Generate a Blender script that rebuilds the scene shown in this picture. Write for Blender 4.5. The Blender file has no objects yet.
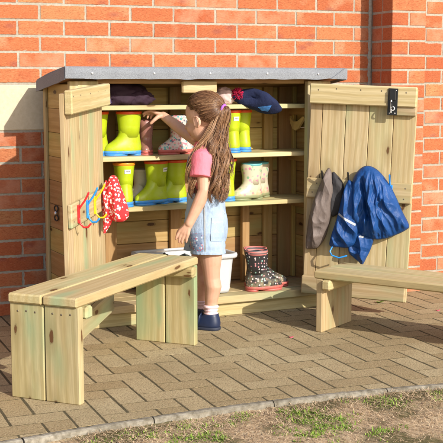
import bpy, math, random
from mathutils import Vector, Matrix, noise
from mathutils.bvhtree import BVHTree

random.seed(11)
rnd = random.uniform
pi = math.pi
sc = bpy.context.scene
COL = sc.collection

# ----------------------------------------------------------------------------- mesh helper
class MB:
    """collects verts / faces with a grain coordinate and a tint per vertex; build() links ONE mesh object"""
    def __init__(self):
        self.v = []; self.f = []; self.gc = []; self.t = []; self.mi = []; self.sm = []; self.lc = []
    def add(self, vs, fs, gc=None, tint=0.5, M=None, mat=0, smooth=False, lc=None):
        n = len(self.v)
        for i, p in enumerate(vs):
            p = Vector(p)
            q = M @ p if M is not None else p
            self.v.append(q)
            self.gc.append(Vector(gc[i]) if gc is not None else p)
            self.t.append(tint[i] if isinstance(tint, (list, tuple)) else tint)
            self.lc.append(lc[i] if lc is not None else (0, 0, 0))
        for f in fs:
            self.f.append([n + k for k in f]); self.mi.append(mat); self.sm.append(smooth)
    def box(self, sx, sy, sz, M=None, b=.002, tint=None, mat=0, off=None):
        """chamfered box centred on the origin; x is the grain direction"""
        hx, hy, hz = sx/2, sy/2, sz/2
        b = min(b, hx*.45, hy*.45, hz*.45)
        vs = []; idx = {}
        for ix in (-1, 1):
            for iy in (-1, 1):
                for iz in (-1, 1):
                    for a in range(3):
                        c = [hx, hy, hz]
                        for k in range(3):
                            if k != a: c[k] -= b
                        idx[(ix, iy, iz, a)] = len(vs)
                        vs.append((ix*c[0], iy*c[1], iz*c[2]))
        fs = []
        for a in range(3):
            o1, o2 = (a+1) % 3, (a+2) % 3
            for s in (-1, 1):
                q = []
                for (p1, p2) in ((-1, -1), (1, -1), (1, 1), (-1, 1)):
                    k = [0, 0, 0]; k[a] = s; k[o1] = p1; k[o2] = p2
                    q.append(idx[(k[0], k[1], k[2], a)])
                fs.append(q if s > 0 else q[::-1])
        for a in range(3):          # edges parallel to axis a
            o1, o2 = (a+1) % 3, (a+2) % 3
            for s1 in (-1, 1):
                for s2 in (-1, 1):
                    def kk(s, ax):
                        k = [0, 0, 0]; k[a] = s; k[o1] = s1; k[o2] = s2
                        return idx[(k[0], k[1], k[2], ax)]
                    q = [kk(-1, o1), kk(1, o1), kk(1, o2), kk(-1, o2)]
                    fs.append(q if s1*s2 < 0 else q[::-1])
        for ix in (-1, 1):
            for iy in (-1, 1):
                for iz in (-1, 1):
                    q = [idx[(ix, iy, iz, a)] for a in range(3)]
                    fs.append(q if ix*iy*iz > 0 else q[::-1])
        o = off if off is not None else Vector((rnd(-50, 50), rnd(-50, 50), rnd(-50, 50)))
        self.add(vs, fs, gc=[Vector(p)+o for p in vs], tint=rnd(0, 1) if tint is None else tint, M=M, mat=mat, lc=[(p[0]/hx, p[2]/hz, hx) for p in vs])
    def board(self, p0, p1, w, t, nrm, b=.003, tint=None, mat=0):
        """board from p0 to p1 (centre line), width w, thickness t along nrm"""
        p0 = Vector(p0); p1 = Vector(p1); x = (p1-p0); L = x.length; x.normalize()
        z = Vector(nrm); z = (z - x*z.dot(x)).normalized(); y = z.cross(x)
        M = Matrix(((x.x, y.x, z.x, 0), (x.y, y.y, z.y, 0), (x.z, y.z, z.z, 0), (0, 0, 0, 1)))
        M.translation = (p0+p1)/2
        self.box(L, w, t, M, b, tint, mat)
    def rings(self, rs, cap0=True, cap1=True, tint=0.5, M=None, mat=0, smooth=True, gc=None):
        n = len(rs[0]); vs = [p for r in rs for p in r]; fs = []
        for i in range(len(rs)-1):
            for j in range(n):
                k = (j+1) % n
                fs.append([i*n+j, i*n+k, (i+1)*n+k, (i+1)*n+j])
        if cap0: fs.append(list(range(n))[::-1])
        if cap1: fs.append([(len(rs)-1)*n+j for j in range(n)])
        self.add(vs, fs, gc=gc, tint=tint, M=M, mat=mat, smooth=smooth)
    def tube(self, pts, rad, n=8, tint=0.5, M=None, mat=0, ell=None, round_ends=False):
        pts = [Vector(p) for p in pts]
        if not isinstance(rad, (list, tuple)): rad = [rad]*len(pts)
        if round_ends:
            d0 = (pts[0]-pts[1]).normalized(); d1 = (pts[-1]-pts[-2]).normalized(); r0, r1 = rad[0], rad[-1]
            P = []; Rr = []
            for a in (85, 60, 30): P.append(pts[0]+d0*r0*math.sin(math.radians(a))); Rr.append(r0*math.cos(math.radians(a)))
            P += pts; Rr += list(rad)
            for a in (30, 60, 85): P.append(pts[-1]+d1*r1*math.sin(math.radians(a))); Rr.append(r1*math.cos(math.radians(a)))
            pts, rad = P, Rr
        rs = []; u = None
        for i, p in enumerate(pts):
            a = pts[max(i-1, 0)]; c = pts[min(i+1, len(pts)-1)]
            d = (c-a)
            if d.length < 1e-9: d = Vector((0, 0, 1))
            d.normalize()
            if u is None:
                h = Vector(ell) if ell is not None else (Vector((0, 0, 1)) if abs(d.z) < .9 else Vector((1, 0, 0)))
                u = (h - d*h.dot(d)).normalized()
            else:
                u = (u - d*u.dot(d)).normalized()
            w = d.cross(u); r = rad[i]
            ru, rw = r if isinstance(r, tuple) else (r, r)
            rs.append([p + u*math.cos(2*pi*k/n)*ru + w*math.sin(2*pi*k/n)*rw for k in range(n)])
        self.rings(rs, tint=tint, M=M, mat=mat)
    def ellip(self, c, r, R=None, nu=20, nv=12, tint=.5, mat=0):
        c = Vector(c); rs = []
        for i in range(nv+1):
            th = pi*(i+.02)/(nv+.04)
            ring = []
            for j in range(nu):
                ph = 2*pi*j/nu
                p = Vector((r[0]*math.sin(th)*math.cos(ph), r[1]*math.sin(th)*math.sin(ph), -r[2]*math.cos(th)))
                if R is not None: p = R @ p
                ring.append(c+p)
            rs.append(ring)
        self.rings(rs, tint=tint, mat=mat)
    def mesh(self, name, mats):
        me = bpy.data.meshes.new(name)
        me.from_pydata([tuple(p) for p in self.v], [], self.f)
        for m in (mats if isinstance(mats, (list, tuple)) else [mats]): me.materials.append(m)
        me.polygons.foreach_set('material_index', self.mi)
        me.polygons.foreach_set('use_smooth', self.sm)
        a = me.attributes.new('gc', 'FLOAT_VECTOR', 'POINT')
        a.data.foreach_set('vector', [c for g in self.gc for c in g])
        a = me.attributes.new('tint', 'FLOAT', 'POINT')
        a.data.foreach_set('value', self.t)
        a = me.attributes.new('lc', 'FLOAT_VECTOR', 'POINT')
        a.data.foreach_set('vector', [c for g in self.lc for c in g])
        me.update()
        return me
    def build(self, name, mats, parent=None):
        return link(name, self.mesh(name, mats), parent)

def link(name, data, parent=None):
    o = bpy.data.objects.new(name, data); COL.objects.link(o)
    if parent is not None: o.parent = parent
    return o
def tag(o, label=None, cat=None, group=None, kind=None):
    if label: o['label'] = label
    if cat: o['category'] = cat
    if group: o['group'] = group
    if kind: o['kind'] = kind
    return o
def thing(name, label, cat, loc=(0, 0, 0), rz=0, group=None):
    o = link(name, None); o.location = loc; o.rotation_euler = (0, 0, rz); o.empty_display_size = .05
    return tag(o, label, cat, group)
def T(x, y, z): return Matrix.Translation((x, y, z))
def RZ(a): return Matrix.Rotation(a, 4, 'Z')

# ----------------------------------------------------------------------------- materials
class NT:
    def __init__(self, name, rough=.6, spec=.5):
        self.m = bpy.data.materials.new(name); self.m.use_nodes = True
        self.t = self.m.node_tree; self.b = self.t.nodes['Principled BSDF']
        self.b.inputs['Roughness'].default_value = rough
        self.b.inputs['Specular IOR Level'].default_value = spec
    def n(self, typ, **kw):
        x = self.t.nodes.new(typ)
        for k, v in kw.items():
            if k in x.inputs.keys() if isinstance(k, str) else False: self.set(x.inputs[k], v)
            else: setattr(x, k, v)
        return x
    def set(self, s, v):
        if hasattr(v, 'is_output') or isinstance(v, bpy.types.NodeSocket): self.t.links.new(v, s)
        else: s.default_value = v
    def attr(self, name):
        a = self.t.nodes.new('ShaderNodeAttribute'); a.attribute_name = name; return a
    def noise(self, vec, scale, detail=3, rough=.55):
        x = self.t.nodes.new('ShaderNodeTexNoise'); x.inputs['Scale'].default_value = scale
        x.inputs['Detail'].default_value = detail; x.inputs['Roughness'].default_value = rough
        if vec is not None: self.t.links.new(vec, x.inputs['Vector'])
        return x.outputs['Fac']
    def voro(self, vec, scale, out='Distance', feature='F1', rnd_=1.0, dim='3D'):
        x = self.t.nodes.new('ShaderNodeTexVoronoi'); x.feature = feature; x.voronoi_dimensions = dim; x.inputs['Scale'].default_value = scale
        x.inputs['Randomness'].default_value = rnd_
        if vec is not None: self.t.links.new(vec, x.inputs['Vector'])
        return x.outputs[out]
    def mapv(self, vec, scale=(1, 1, 1), loc=(0, 0, 0)):
        x = self.t.nodes.new('ShaderNodeMapping'); x.inputs['Scale'].default_value = scale; x.inputs['Location'].default_value = loc
        self.t.links.new(vec, x.inputs['Vector']); return x.outputs['Vector']
    def ramp(self, fac, stops, interp='LINEAR'):
        x = self.t.nodes.new('ShaderNodeValToRGB'); x.color_ramp.interpolation = interp
        e = x.color_ramp.elements
        while len(e) < len(stops): e.new(.5)
        for k, (p, c) in enumerate(stops):
            e[k].position = p; e[k].color = (c[0], c[1], c[2], 1) if isinstance(c, (tuple, list)) else (c, c, c, 1)
        self.t.links.new(fac, x.inputs['Fac']); return x.outputs['Color']
    def math(self, op, a, b=0.0, c=0.0):
        x = self.t.nodes.new('ShaderNodeMath'); x.operation = op
        self.set(x.inputs[0], a); self.set(x.inputs[1], b)
        if op in ('MULTIPLY_ADD', 'SMOOTH_MIN'): self.set(x.inputs[2], c)
        return x.outputs[0]
    def mix(self, fac, a, b, blend='MIX'):
        x = self.t.nodes.new('ShaderNodeMix'); x.data_type = 'RGBA'; x.blend_type = blend
        self.set(x.inputs['Factor'], fac)
        for s, v in ((x.inputs[6], a), (x.inputs[7], b)):
            if isinstance(v, (tuple, list)): s.default_value = (v[0], v[1], v[2], 1)
            else: self.t.links.new(v, s)
        return x.outputs[2]
    def color(self, c):
        if isinstance(c, (tuple, list)): self.b.inputs['Base Color'].default_value = (c[0], c[1], c[2], 1)
        else: self.t.links.new(c, self.b.inputs['Base Color'])
        return self
    def bump(self, h, strength=.3, dist=.002):
        x = self.t.nodes.new('ShaderNodeBump'); x.inputs['Strength'].default_value = strength; x.inputs['Distance'].default_value = dist
        self.t.links.new(h, x.inputs['Height']); self.t.links.new(x.outputs['Normal'], self.b.inputs['Normal']); return self
    def objco(self):
        return self.t.nodes.new('ShaderNodeTexCoord').outputs['Object']

def edge_dist(k, hz):
    sp = k.t.nodes.new('ShaderNodeSeparateXYZ'); k.t.links.new(k.attr('lc').outputs['Vector'], sp.inputs[0])
    ex = k.math('MULTIPLY', k.math('SUBTRACT', 1.0, k.math('ABSOLUTE', sp.outputs['X'])), sp.outputs['Z'])
    hh = hz if isinstance(hz, float) else k.math('SUBTRACT', .15, sp.outputs['Z'])
    ey = k.math('MULTIPLY', k.math('SUBTRACT', 1.0, k.math('ABSOLUTE', sp.outputs['Y'])), hh)
    return k.math('MINIMUM', ex, ey)
def plain(name, c, rough=.5, spec=.5, var=.12, scale=40, bump=0, metallic=0):
    k = NT(name, rough, spec); oc = k.objco()
    n = k.noise(oc, scale, 4)
    d = tuple(x*(1-var) for x in c); l = tuple(min(1, x*(1+var)) for x in c)
    k.color(k.ramp(n, [(.3, d), (.7, l)]))
    k.b.inputs['Metallic'].default_value = metallic
    if bump: k.bump(n, bump, .002)
    return k.m

def wood_mat(name, light, dark, green, rough=.62, knot=(.115, .052, .020)):
    k = NT(name, rough, .3)
    gc = k.attr('gc').outputs['Vector']; ti = k.attr('tint').outputs['Fac']
    warp = k.t.nodes.new('ShaderNodeTexNoise'); warp.inputs['Scale'].default_value = 3.2; warp.inputs['Detail'].default_value = 2
    k.t.links.new(gc, warp.inputs['Vector'])
    vm = k.t.nodes.new('ShaderNodeVectorMath'); vm.operation = 'MULTIPLY_ADD'
    k.t.links.new(warp.outputs['Color'], vm.inputs[0]); vm.inputs[1].default_value = (.035, .03, .03); k.t.links.new(gc, vm.inputs[2])
    g = vm.outputs['Vector']
    # knots: sparse voronoi cells, kept only in some cells
    sx_ = k.t.nodes.new('ShaderNodeSeparateXYZ'); k.t.links.new(g, sx_.inputs[0]); cx_ = k.t.nodes.new('ShaderNodeCombineXYZ')
    k.t.links.new(sx_.outputs['X'], cx_.inputs['X']); k.t.links.new(k.math('ADD', sx_.outputs['Y'], k.math('MULTIPLY', sx_.outputs['Z'], 1.7)), cx_.inputs['Y'])
    kv = k.mapv(cx_.outputs['Vector'], (3.4, 9.0, 1))
    kd = k.math('ADD', k.voro(kv, 1.0, dim='2D'), k.math('MULTIPLY_ADD', k.noise(k.mapv(gc, (45, 60, 60)), 1.0, 3), .10, -.05))
    kc = k.t.nodes.new('ShaderNodeTexVoronoi'); kc.voronoi_dimensions = '2D'; kc.inputs['Scale'].default_value = 1.0; k.t.links.new(kv, kc.inputs['Vector'])
    sep = k.t.nodes.new('ShaderNodeSeparateColor'); k.t.links.new(kc.outputs['Color'], sep.inputs['Color'])
    keep = k.math('GREATER_THAN', sep.outputs['Red'], .60)
    size = k.math('MULTIPLY_ADD', sep.outputs['Green'], .055, .025)
    core = k.math('LESS_THAN', kd, size)
    kn = k.math('MULTIPLY', core, keep)
    halo = k.math('MULTIPLY', k.ramp(kd, [(.06, 1), (.32, 0)]), keep)
    # growth rings bend round the knots
    ring = k.t.nodes.new('ShaderNodeTexWave'); ring.wave_type = 'BANDS'; ring.bands_direction = 'Y'
    ring.inputs['Scale'].default_value = 10; ring.inputs['Distortion'].default_value = 7.5; ring.inputs['Detail'].default_value = 2
    ring.inputs['Detail Scale'].default_value = .35; ring.inputs['Detail Roughness'].default_value = .4
    k.t.links.new(k.mapv(g, (.10, 1, .8)), ring.inputs['Vector'])
    fib = k.noise(k.mapv(g, (5, 170, 170)), 1.0, 3, .6)
    blot = k.noise(k.mapv(gc, (2.2, 7, 7)), 1.0, 3)
    broad = k.noise(k.mapv(g, (.9, 11, 11)), 1.0, 3, .5)
    base = k.mix(k.ramp(ring.outputs['Fac'], [(.35, 0), (1.0, .75)]), light, dark)
    base = k.mix(k.ramp(broad, [(.35, 0), (.68, .75)]), base, dark)
    base = k.mix(k.math('MULTIPLY', k.ramp(fib, [(.38, 0), (.62, 1)]), .42), base, tuple(x*.72 for x in dark))
    base = k.mix(k.ramp(blot, [(.50, 0), (.72, .6)]), base, green)
    stain = k.math('MULTIPLY', k.ramp(k.voro(k.mapv(g, (1.2, 9.0, .9)), 1.0, dim='2D'), [(.08, .7), (.42, 0)]), k.ramp(blot, [(.45, 0), (.6, 1)]))
    base = k.mix(stain, base, tuple(a*b_ for a, b_ in zip(green, (.78, .98, 1.0))))
    base = k.mix(k.math('MULTIPLY', halo, .7), base, tuple(x*.72 for x in dark))
    rim = k.math('MULTIPLY', k.math('LESS_THAN', kd, k.math('ADD', size, .022)), keep)
    base = k.mix(k.math('MULTIPLY', rim, .6), base, tuple(x*.45 for x in dark))
    base = k.mix(kn, base, knot)
    hsv = k.t.nodes.new('ShaderNodeHueSaturation')
    k.t.links.new(k.math('MULTIPLY_ADD', ti, .035, .482), hsv.inputs['Hue'])
    k.t.links.new(k.math('MULTIPLY_ADD', ti, .34, .82), hsv.inputs['Value'])
    k.t.links.new(base, hsv.inputs['Color'])
    k.color(hsv.outputs['Color'])
    k.bump(fib, .25, .0012)
    return k.m

WOOD = wood_mat('treated_pine', (.550, .430, .258), (.405, .290, .140), (.36, .355, .19))
WOOD_IN = wood_mat('shaded_pine', (.47, .315, .130), (.36, .220, .072), (.36, .27, .10), knot=(.08, .035, .012))  # the same pine, its colour darkened for the shade inside the cabinet
WOOD_GREEN = wood_mat('green_treated_pine', (.510, .415, .230), (.375, .290, .130), (.28, .325, .17))

def brick_mat():
    k = NT('red_brick', .85, .2)
    gc = k.attr('gc').outputs['Vector']; ti = k.attr('tint').outputs['Fac']
    c = k.ramp(ti, [(0, (.40, .112, .046)), (.25, (.44, .135, .054)), (.6, (.465, .150, .061)), (.90, (.48, .170, .072)), (.96, (.46, .20, .085)), (1, (.44, .23, .10))])
    n1 = k.noise(gc, 13, 3); n2 = k.noise(k.mapv(gc, (90, 90, 260)), 1, 4, .65); n3 = k.noise(gc, 5.5, 2)
    c = k.mix(k.ramp(n1, [(.45, 0), (.75, .5)]), c, (.40, .085, .035))
    c = k.mix(k.ramp(n3, [(.60, 0), (.70, .6)]), c, (.52, .27, .15))
    burn = k.ramp(k.voro(k.mapv(gc, (9, 9, 18)), 1), [(.10, .55), (.34, 0)])
    sel = k.math('GREATER_THAN', k.math('FRACT', k.math('MULTIPLY', ti, 37.7)), .62)
    c = k.mix(k.math('MULTIPLY', burn, sel), c, (.25, .075, .06))
    c = k.mix(k.ramp(n2, [(.30, .75), (.50, 0)]), c, (.25, .058, .025))
    c = k.mix(k.ramp(n2, [(.58, 0), (.74, .6)]), c, (.60, .29, .16))
    pit = k.voro(k.mapv(gc, (150, 150, 190)), 1); c = k.mix(k.ramp(pit, [(.10, .5), (.24, 0)]), c, (.17, .05, .025))
    e = edge_dist(k, .0331)
    wv = k.math('MULTIPLY_ADD', k.noise(gc, 55, 3), .010, -.0034)
    sm_ = k.math('LESS_THAN', e, wv)
    c = k.mix(k.math('MULTIPLY', sm_, .8), c, (.40, .35, .28))
    salmon = k.math('GREATER_THAN', k.math('FRACT', k.math('MULTIPLY', ti, 91.3)), .80)
    c = k.mix(k.math('MULTIPLY', salmon, k.math('MULTIPLY', k.ramp(n1, [(.35, 1), (.65, 0)]), .55)), c, (.56, .27, .17))
    k.color(c); k.bump(n2, .8, .004); return k.m
BRICK = brick_mat()
def grit(name, c1, c2, scale=60, rough=.95, bump=.5, speck=None):
    k = NT(name, rough, .2); oc = k.objco()
    n = k.noise(oc, scale, 5, .65); n2 = k.noise(oc, scale*.06, 3)
    c = k.mix(k.ramp(n, [(.35, 0), (.65, 1)]), c1, c2)
    c = k.mix(k.ramp(n2, [(.4, 0), (.7, .45)]), c, tuple(x*.7 for x in c1))
    if speck: c = k.mix(k.ramp(k.voro(oc, scale*2.2), [(.12, .7), (.25, 0)]), c, speck)
    k.color(c); k.bump(n, bump, .003); return k.m
MORTAR = grit('mortar', (.31, .28, .225), (.43, .39, .32), 90)
LINTEL = grit('cast_stone', (.56, .47, .33), (.63, .54, .40), 50, bump=.2)
CONCRETE = grit('edging_concrete', (.14, .118, .082), (.33, .295, .235), 38)
SAND = grit('joint_sand', (.055, .045, .022), (.13, .105, .060), 120)

def paver_mat():
    k = NT('buff_paver', .92, .2)
    gc = k.attr('gc').outputs['Vector']; ti = k.attr('tint').outputs['Fac']
    c = k.ramp(ti, [(0, (.36, .268, .142)), (.5, (.425, .325, .180)), (1, (.485, .385, .225))])
    n1 = k.noise(gc, 9, 4); n2 = k.noise(gc, 150, 4, .75); n3 = k.noise(gc, 40, 4, .6)
    c = k.mix(k.ramp(n1, [(.42, 0), (.75, .4)]), c, (.32, .23, .12))
    c = k.mix(k.ramp(n2, [(.34, .85), (.5, 0)]), c, (.13, .088, .045))
    c = k.mix(k.ramp(n2, [(.56, 0), (.70, .75)]), c, (.56, .46, .30))
    c = k.mix(k.ramp(n3, [(.58, 0), (.70, .4)]), c, (.24, .20, .09))
    wide = k.noise(k.objco(), 3.2, 4); c = k.mix(k.ramp(wide, [(.45, 0), (.7, .35)]), c, (.27, .205, .115))
    e = edge_dist(k, None)
    wv = k.math('MULTIPLY_ADD', k.noise(gc, 38, 4, .65), .012, -.0028)
    c = k.mix(k.math('MULTIPLY', k.math('LESS_THAN', e, wv), .72), c, (.115, .088, .045))
    k.color(c); k.bump(n2, .9, .005); return k.m
PAVER = paver_mat()
def felt_mat():
    k = NT('mineral_felt', .9, .25); oc = k.objco()
    n = k.noise(oc, 420, 2, .8); n2 = k.noise(oc, 9, 4)
    c = k.mix(k.ramp(n, [(.36, 0), (.64, 1)]), (.15, .16, .178), (.29, .305, .33))
    c = k.mix(k.ramp(n2, [(.4, 0), (.75, .4)]), c, (.14, .15, .17))
    k.color(c); k.bump(n, .6, .002); return k.m
FELT = felt_mat()
def soil_mat():
    k = NT('dry_lawn_soil', .95, .1); oc = k.objco()
    n = k.noise(oc, 60, 5, .7); n2 = k.noise(oc, 4.5, 4); n3 = k.noise(k.mapv(oc, (160, 40, 40)), 1, 3)
    c = k.mix(k.ramp(n, [(.35, 0), (.65, 1)]), (.30, .205, .115), (.56, .41, .26))
    c = k.mix(k.ramp(n3, [(.5, 0), (.66, .6)]), c, (.50, .42, .27))
    c = k.mix(k.ramp(n2, [(.46, 0), (.60, .85)]), c, (.085, .08, .028))
    k.color(c); k.bump(n, 1, .006); return k.m
SOIL = soil_mat()
def blade_mat(name, a, b):
    k = NT(name, .7, .2); ti = k.attr('tint').outputs['Fac']
    k.color(k.ramp(ti, [(0, a), (1, b)])); return k.m
STRAW = blade_mat('dry_straw', (.33, .215, .115), (.74, .56, .36))
GRASS = blade_mat('green_grass', (.09, .17, .02), (.26, .38, .05))
def rubber(name, c, rough=.32):
    k = NT(name, rough, .5); oc = k.objco(); n = k.noise(oc, 16, 3)
    cc = k.ramp(n, [(.3, tuple(x*.86 for x in c)), (.7, c)])
    z_ = k.t.nodes.new('ShaderNodeSeparateXYZ'); k.t.links.new(oc, z_.inputs[0])
    mud = k.math('MULTIPLY', k.ramp(z_.outputs['Z'], [(.015, 1), (.095, .12)]), k.ramp(k.noise(oc, 48, 5, .7), [(.50, 0), (.66, .55)]))
    cc = k.mix(mud, cc, (.30, .22, .12))
    k.color(cc)
    k.t.links.new(k.ramp(k.noise(oc, 55, 4), [(.3, rough-.08), (.7, rough+.16)]), k.b.inputs['Roughness'])
    k.bump(k.noise(oc, 30, 2), .05, .004); return k.m
LIME = rubber('lime_rubber', (.41, .515, .012)); ORANGE = rubber('orange_rubber', (.78, .085, .012)); AMBER = rubber('amber_rubber', (.85, .26, .02))
BLUE_SOLE = rubber('blue_rubber', (.05, .27, .68), .45); CORAL = rubber('coral_rubber', (.52, .12, .10), .5); BROWN_R = rubber('brown_rubber', (.27, .115, .095), .3)
OLIVE = rubber('olive_rubber', (.22, .24, .12), .5); TEAL = rubber('teal_rubber', (.12, .40, .42), .4); CREAM_R = rubber('cream_rubber', (.70, .62, .48), .4)
def band_mat():
    k = NT('striped_rim_rubber', .5, .4); oc = k.objco(); sp = k.t.nodes.new('ShaderNodeSeparateXYZ'); k.t.links.new(oc, sp.inputs[0])
    m = k.math('GREATER_THAN', k.math('FRACT', k.math('MULTIPLY', sp.outputs['Z'], 75.0)), .45)
    k.color(k.mix(m, (.10, .085, .09), (.55, .17, .15))); return k.m
CHARTRIM = band_mat()
LINING = plain('boot_lining', (.10, .12, .06), .9)
WHITE = plain('white_label', (.80, .80, .78), .5, var=.03); INK = plain('grey_print', (.18, .16, .17), .6)

def dots_mat(name, base, cols, scale, thr, rough=.35, rnd_=1.0, sel=-1.0, dirt=None):
    k = NT(name, rough, .5); oc = k.objco()
    x = k.t.nodes.new('ShaderNodeTexVoronoi'); x.inputs['Scale'].default_value = scale; x.inputs['Randomness'].default_value = rnd_
    k.t.links.new(oc, x.inputs['Vector'])
    sp = k.t.nodes.new('ShaderNodeSeparateColor'); k.t.links.new(x.outputs['Color'], sp.inputs['Color'])
    st = [(i/len(cols), c) for i, c in enumerate(cols)]
    col = k.ramp(sp.outputs['Red'], st, 'CONSTANT')
    m = k.math('MULTIPLY', k.math('LESS_THAN', x.outputs['Distance'], thr), k.math('GREATER_THAN', sp.outputs['Green'], sel))
    c = k.mix(m, base, col)
    if dirt:
        sepz = k.t.nodes.new('ShaderNodeSeparateXYZ'); k.t.links.new(oc, sepz.inputs[0])
        low = k.ramp(sepz.outputs['Z'], [(.02, 1), (.10, 0)])
        c = k.mix(k.math('MULTIPLY', low, k.ramp(k.noise(oc, 38, 4), [(.42, 0), (.62, .75)])), c, dirt)
    k.color(c); return k.m
FLORAL = dots_mat('floral_rubber', (.60, .50, .46), [(.10, .34, .36), (.60, .14, .19), (.13, .13, .18), (.66, .34, .32), (.22, .38, .30), (.58, .22, .24)], 92, .50)
CREAM_FLORAL = dots_mat('cream_leaf_rubber', (.50, .45, .34), [(.52, .17, .26), (.20, .36, .22), (.50, .27, .34), (.27, .40, .23)], 54, .38, sel=.25, dirt=(.40, .30, .14))
POLKA = dots_mat('polka_rubber', (.028, .026, .028), [(.72, .50, .48), (.62, .25, .26), (.30, .55, .45), (.78, .74, .68)], 66, .27, rnd_=.55, dirt=(.42, .34, .20))
RED_FLORAL = dots_mat('red_flower_cotton', (.68, .03, .035), [(.85, .74, .70), (.80, .60, .56), (.85, .80, .76)], 78, .40, rough=.95, sel=.12)

def fabric(name, c, rough=.85, weave=900, var=.15, sheen=.0, bump=.15):
    k = NT(name, rough, .25); oc = k.objco(); n = k.noise(oc, 14, 4); w = k.noise(oc, weave, 2)
    cc = k.ramp(n, [(.3, tuple(x*(1-var) for x in c)), (.7, tuple(min(1, x*(1+var)) for x in c))])
    cc = k.mix(k.ramp(w, [(.4, .25), (.6, 0)]), cc, tuple(x*.7 for x in c))
    k.color(cc)
    k.bump(k.math('ADD', k.math('MULTIPLY', w, bump*.4), k.math('MULTIPLY', k.noise(k.mapv(oc, (26, 26, 15)), 1.0, 3), 2.2)), .55, .006)
    if sheen: k.b.inputs['Sheen Weight'].default_value = sheen
    return k.m
NAVY_SHELL = fabric('blue_waterproof', (.011, .060, .215), .50, 300, .15, bump=.08)
TAUPE = fabric('taupe_waterproof', (.150, .118, .105), .6, 300, .18, bump=.05); CHARCOAL = fabric('charcoal_fabric', (.035, .033, .036), .7)
PLUM = fabric('dark_plum_fabric', (.030, .014, .026), .75, 200); NAVY_KNIT = fabric('navy_knit', (.012, .018, .055), .9, 240, bump=.5)
SKY_BLUE = fabric('blue_lining', (.06, .22, .58), .7); CRIMSON = fabric('crimson_wool', (.40, .016, .06), 1, 160, .3, bump=.8); PINK_KNIT = fabric('pale_pink_knit', (.62, .45, .43), .95, 200, .3, bump=.5)
PINK = fabric('pink_cotton', (.80, .20, .26), .8, 700, .08); GREY_DENIM = fabric('grey_denim', (.30, .31, .32), .85, 500, .2)
SOCK = fabric('pale_pink_sock', (.78, .55, .58), .95, 160, .2, bump=.6); PURPLE = fabric('purple_elastic', (.42, .14, .55), .7)
def denim_mat():
    k = NT('pale_denim', .85, .2); oc = k.objco()
    n = k.noise(oc, 11, 4); w = k.noise(k.mapv(oc, (700, 700, 160)), 1, 2); s = k.noise(oc, 45, 4)
    c = k.ramp(n, [(.3, (.25, .33, .46)), (.7, (.37, .45, .55))])
    c = k.mix(k.ramp(w, [(.42, .45), (.6, 0)]), c, (.30, .40, .56))
    c = k.mix(k.ramp(s, [(.55, 0), (.75, .35)]), c, (.50, .56, .63))
    k.color(c); k.bump(k.math('ADD', k.math('MULTIPLY', w, .12), k.math('MULTIPLY', k.noise(k.mapv(oc, (24, 24, 12)), 1.0, 4), 2.6)), .7, .007); return k.m
DENIM = denim_mat()
EMBROID = dots_mat('embroidered_denim', (.20, .26, .38), [(.40, .10, .16), (.10, .14, .26), (.52, .58, .66), (.48, .26, .30)], 95, .42, .9)
def skin_mat():
    k = NT('skin', .5, .35); oc = k.objco(); n = k.noise(oc, 26, 3); n2 = k.noise(oc, 300, 2)
    nr = k.noise(oc, 13, 4); k.color(k.mix(k.ramp(nr, [(.48, 0), (.68, .55)]), k.ramp(n, [(.3, (.51, .285, .19)), (.7, (.62, .37, .26))]), (.56, .25, .17)))
    k.b.inputs['Subsurface Weight'].default_value = .12; k.b.inputs['Subsurface Radius'].default_value = (.6, .25, .12); k.b.inputs['Subsurface Scale'].default_value = .008
    k.bump(n2, .06, .0006); return k.m
SKIN = skin_mat()
def hair_mat():
    k = NT('brown_hair', .34, .5); ti = k.attr('tint').outputs['Fac']
    k.color(k.ramp(ti, [(0, (.070, .031, .015)), (.3, (.15, .068, .032)), (.6, (.33, .17, .083)), (.85, (.53, .31, .16)), (1, (.66, .44, .25))]))
    tr = k.t.nodes.new('ShaderNodeBsdfTranslucent'); mx = k.t.nodes.new('ShaderNodeMixShader'); mx.inputs[0].default_value = .22
    k.t.links.new(k.b.inputs['Base Color'].links[0].from_socket, tr.inputs['Color']); out = k.t.nodes['Material Output']
    k.t.links.new(k.b.outputs[0], mx.inputs[1]); k.t.links.new(tr.outputs[0], mx.inputs[2]); k.t.links.new(mx.outputs[0], out.inputs['Surface']); return k.m
HAIR = hair_mat()
SHOE = plain('navy_shoe', (.012, .022, .060), .45, bump=.1); SHOE_SOLE = plain('dark_shoe_sole', (.02, .025, .045), .7)
EYE = plain('eye_white', (.8, .78, .75), .2); IRIS = plain('iris', (.04, .02, .012), .2); LIP = plain('lip', (.50, .18, .15), .45)
BLACK = plain('black_metal', (.012, .012, .013), .4, metallic=.0); STEEL = plain('zinc_steel', (.55, .55, .56), .35, metallic=1.0)
RED_P = plain('red_plastic', (.62, .02, .025), .3); BLUE_P = plain('blue_plastic', (.02, .24, .68), .3); YEL_P = plain('yellow_plastic', (.80, .52, .01), .3)
SILVER = plain('reflective_tape', (.40, .42, .45), .4); SCREW = plain('screw_metal', (.16, .13, .09), .5, metallic=.6); NAILM = plain('clout_nail_metal', (.75, .75, .76), .35, metallic=.4)
PALE_BIRD = plain('pale_bird_tone', (.66, .50, .22), .6)  # tone of the bird-shaped piece only
LEAFM = plain('weed_leaf', (.10, .20, .02), .6, var=.3); PETAL = plain('pink_petal', (.72, .10, .16), .7)
def tub_mat():
    k = NT('translucent_plastic', .32, .5); k.color((.80, .82, .84)); k.b.inputs['Transmission Weight'].default_value = .45; k.b.inputs['IOR'].default_value = 1.15
    k.t.links.new(k.ramp(k.noise(k.objco(), 20, 3), [(.3, .25), (.7, .42)]), k.b.inputs['Roughness']); return k.m
TUB = tub_mat()
TOY_PINK = plain('pink_toy', (.70, .10, .22), .5); TOY_DARK = plain('dark_toy', (.05, .06, .05), .6)

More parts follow.
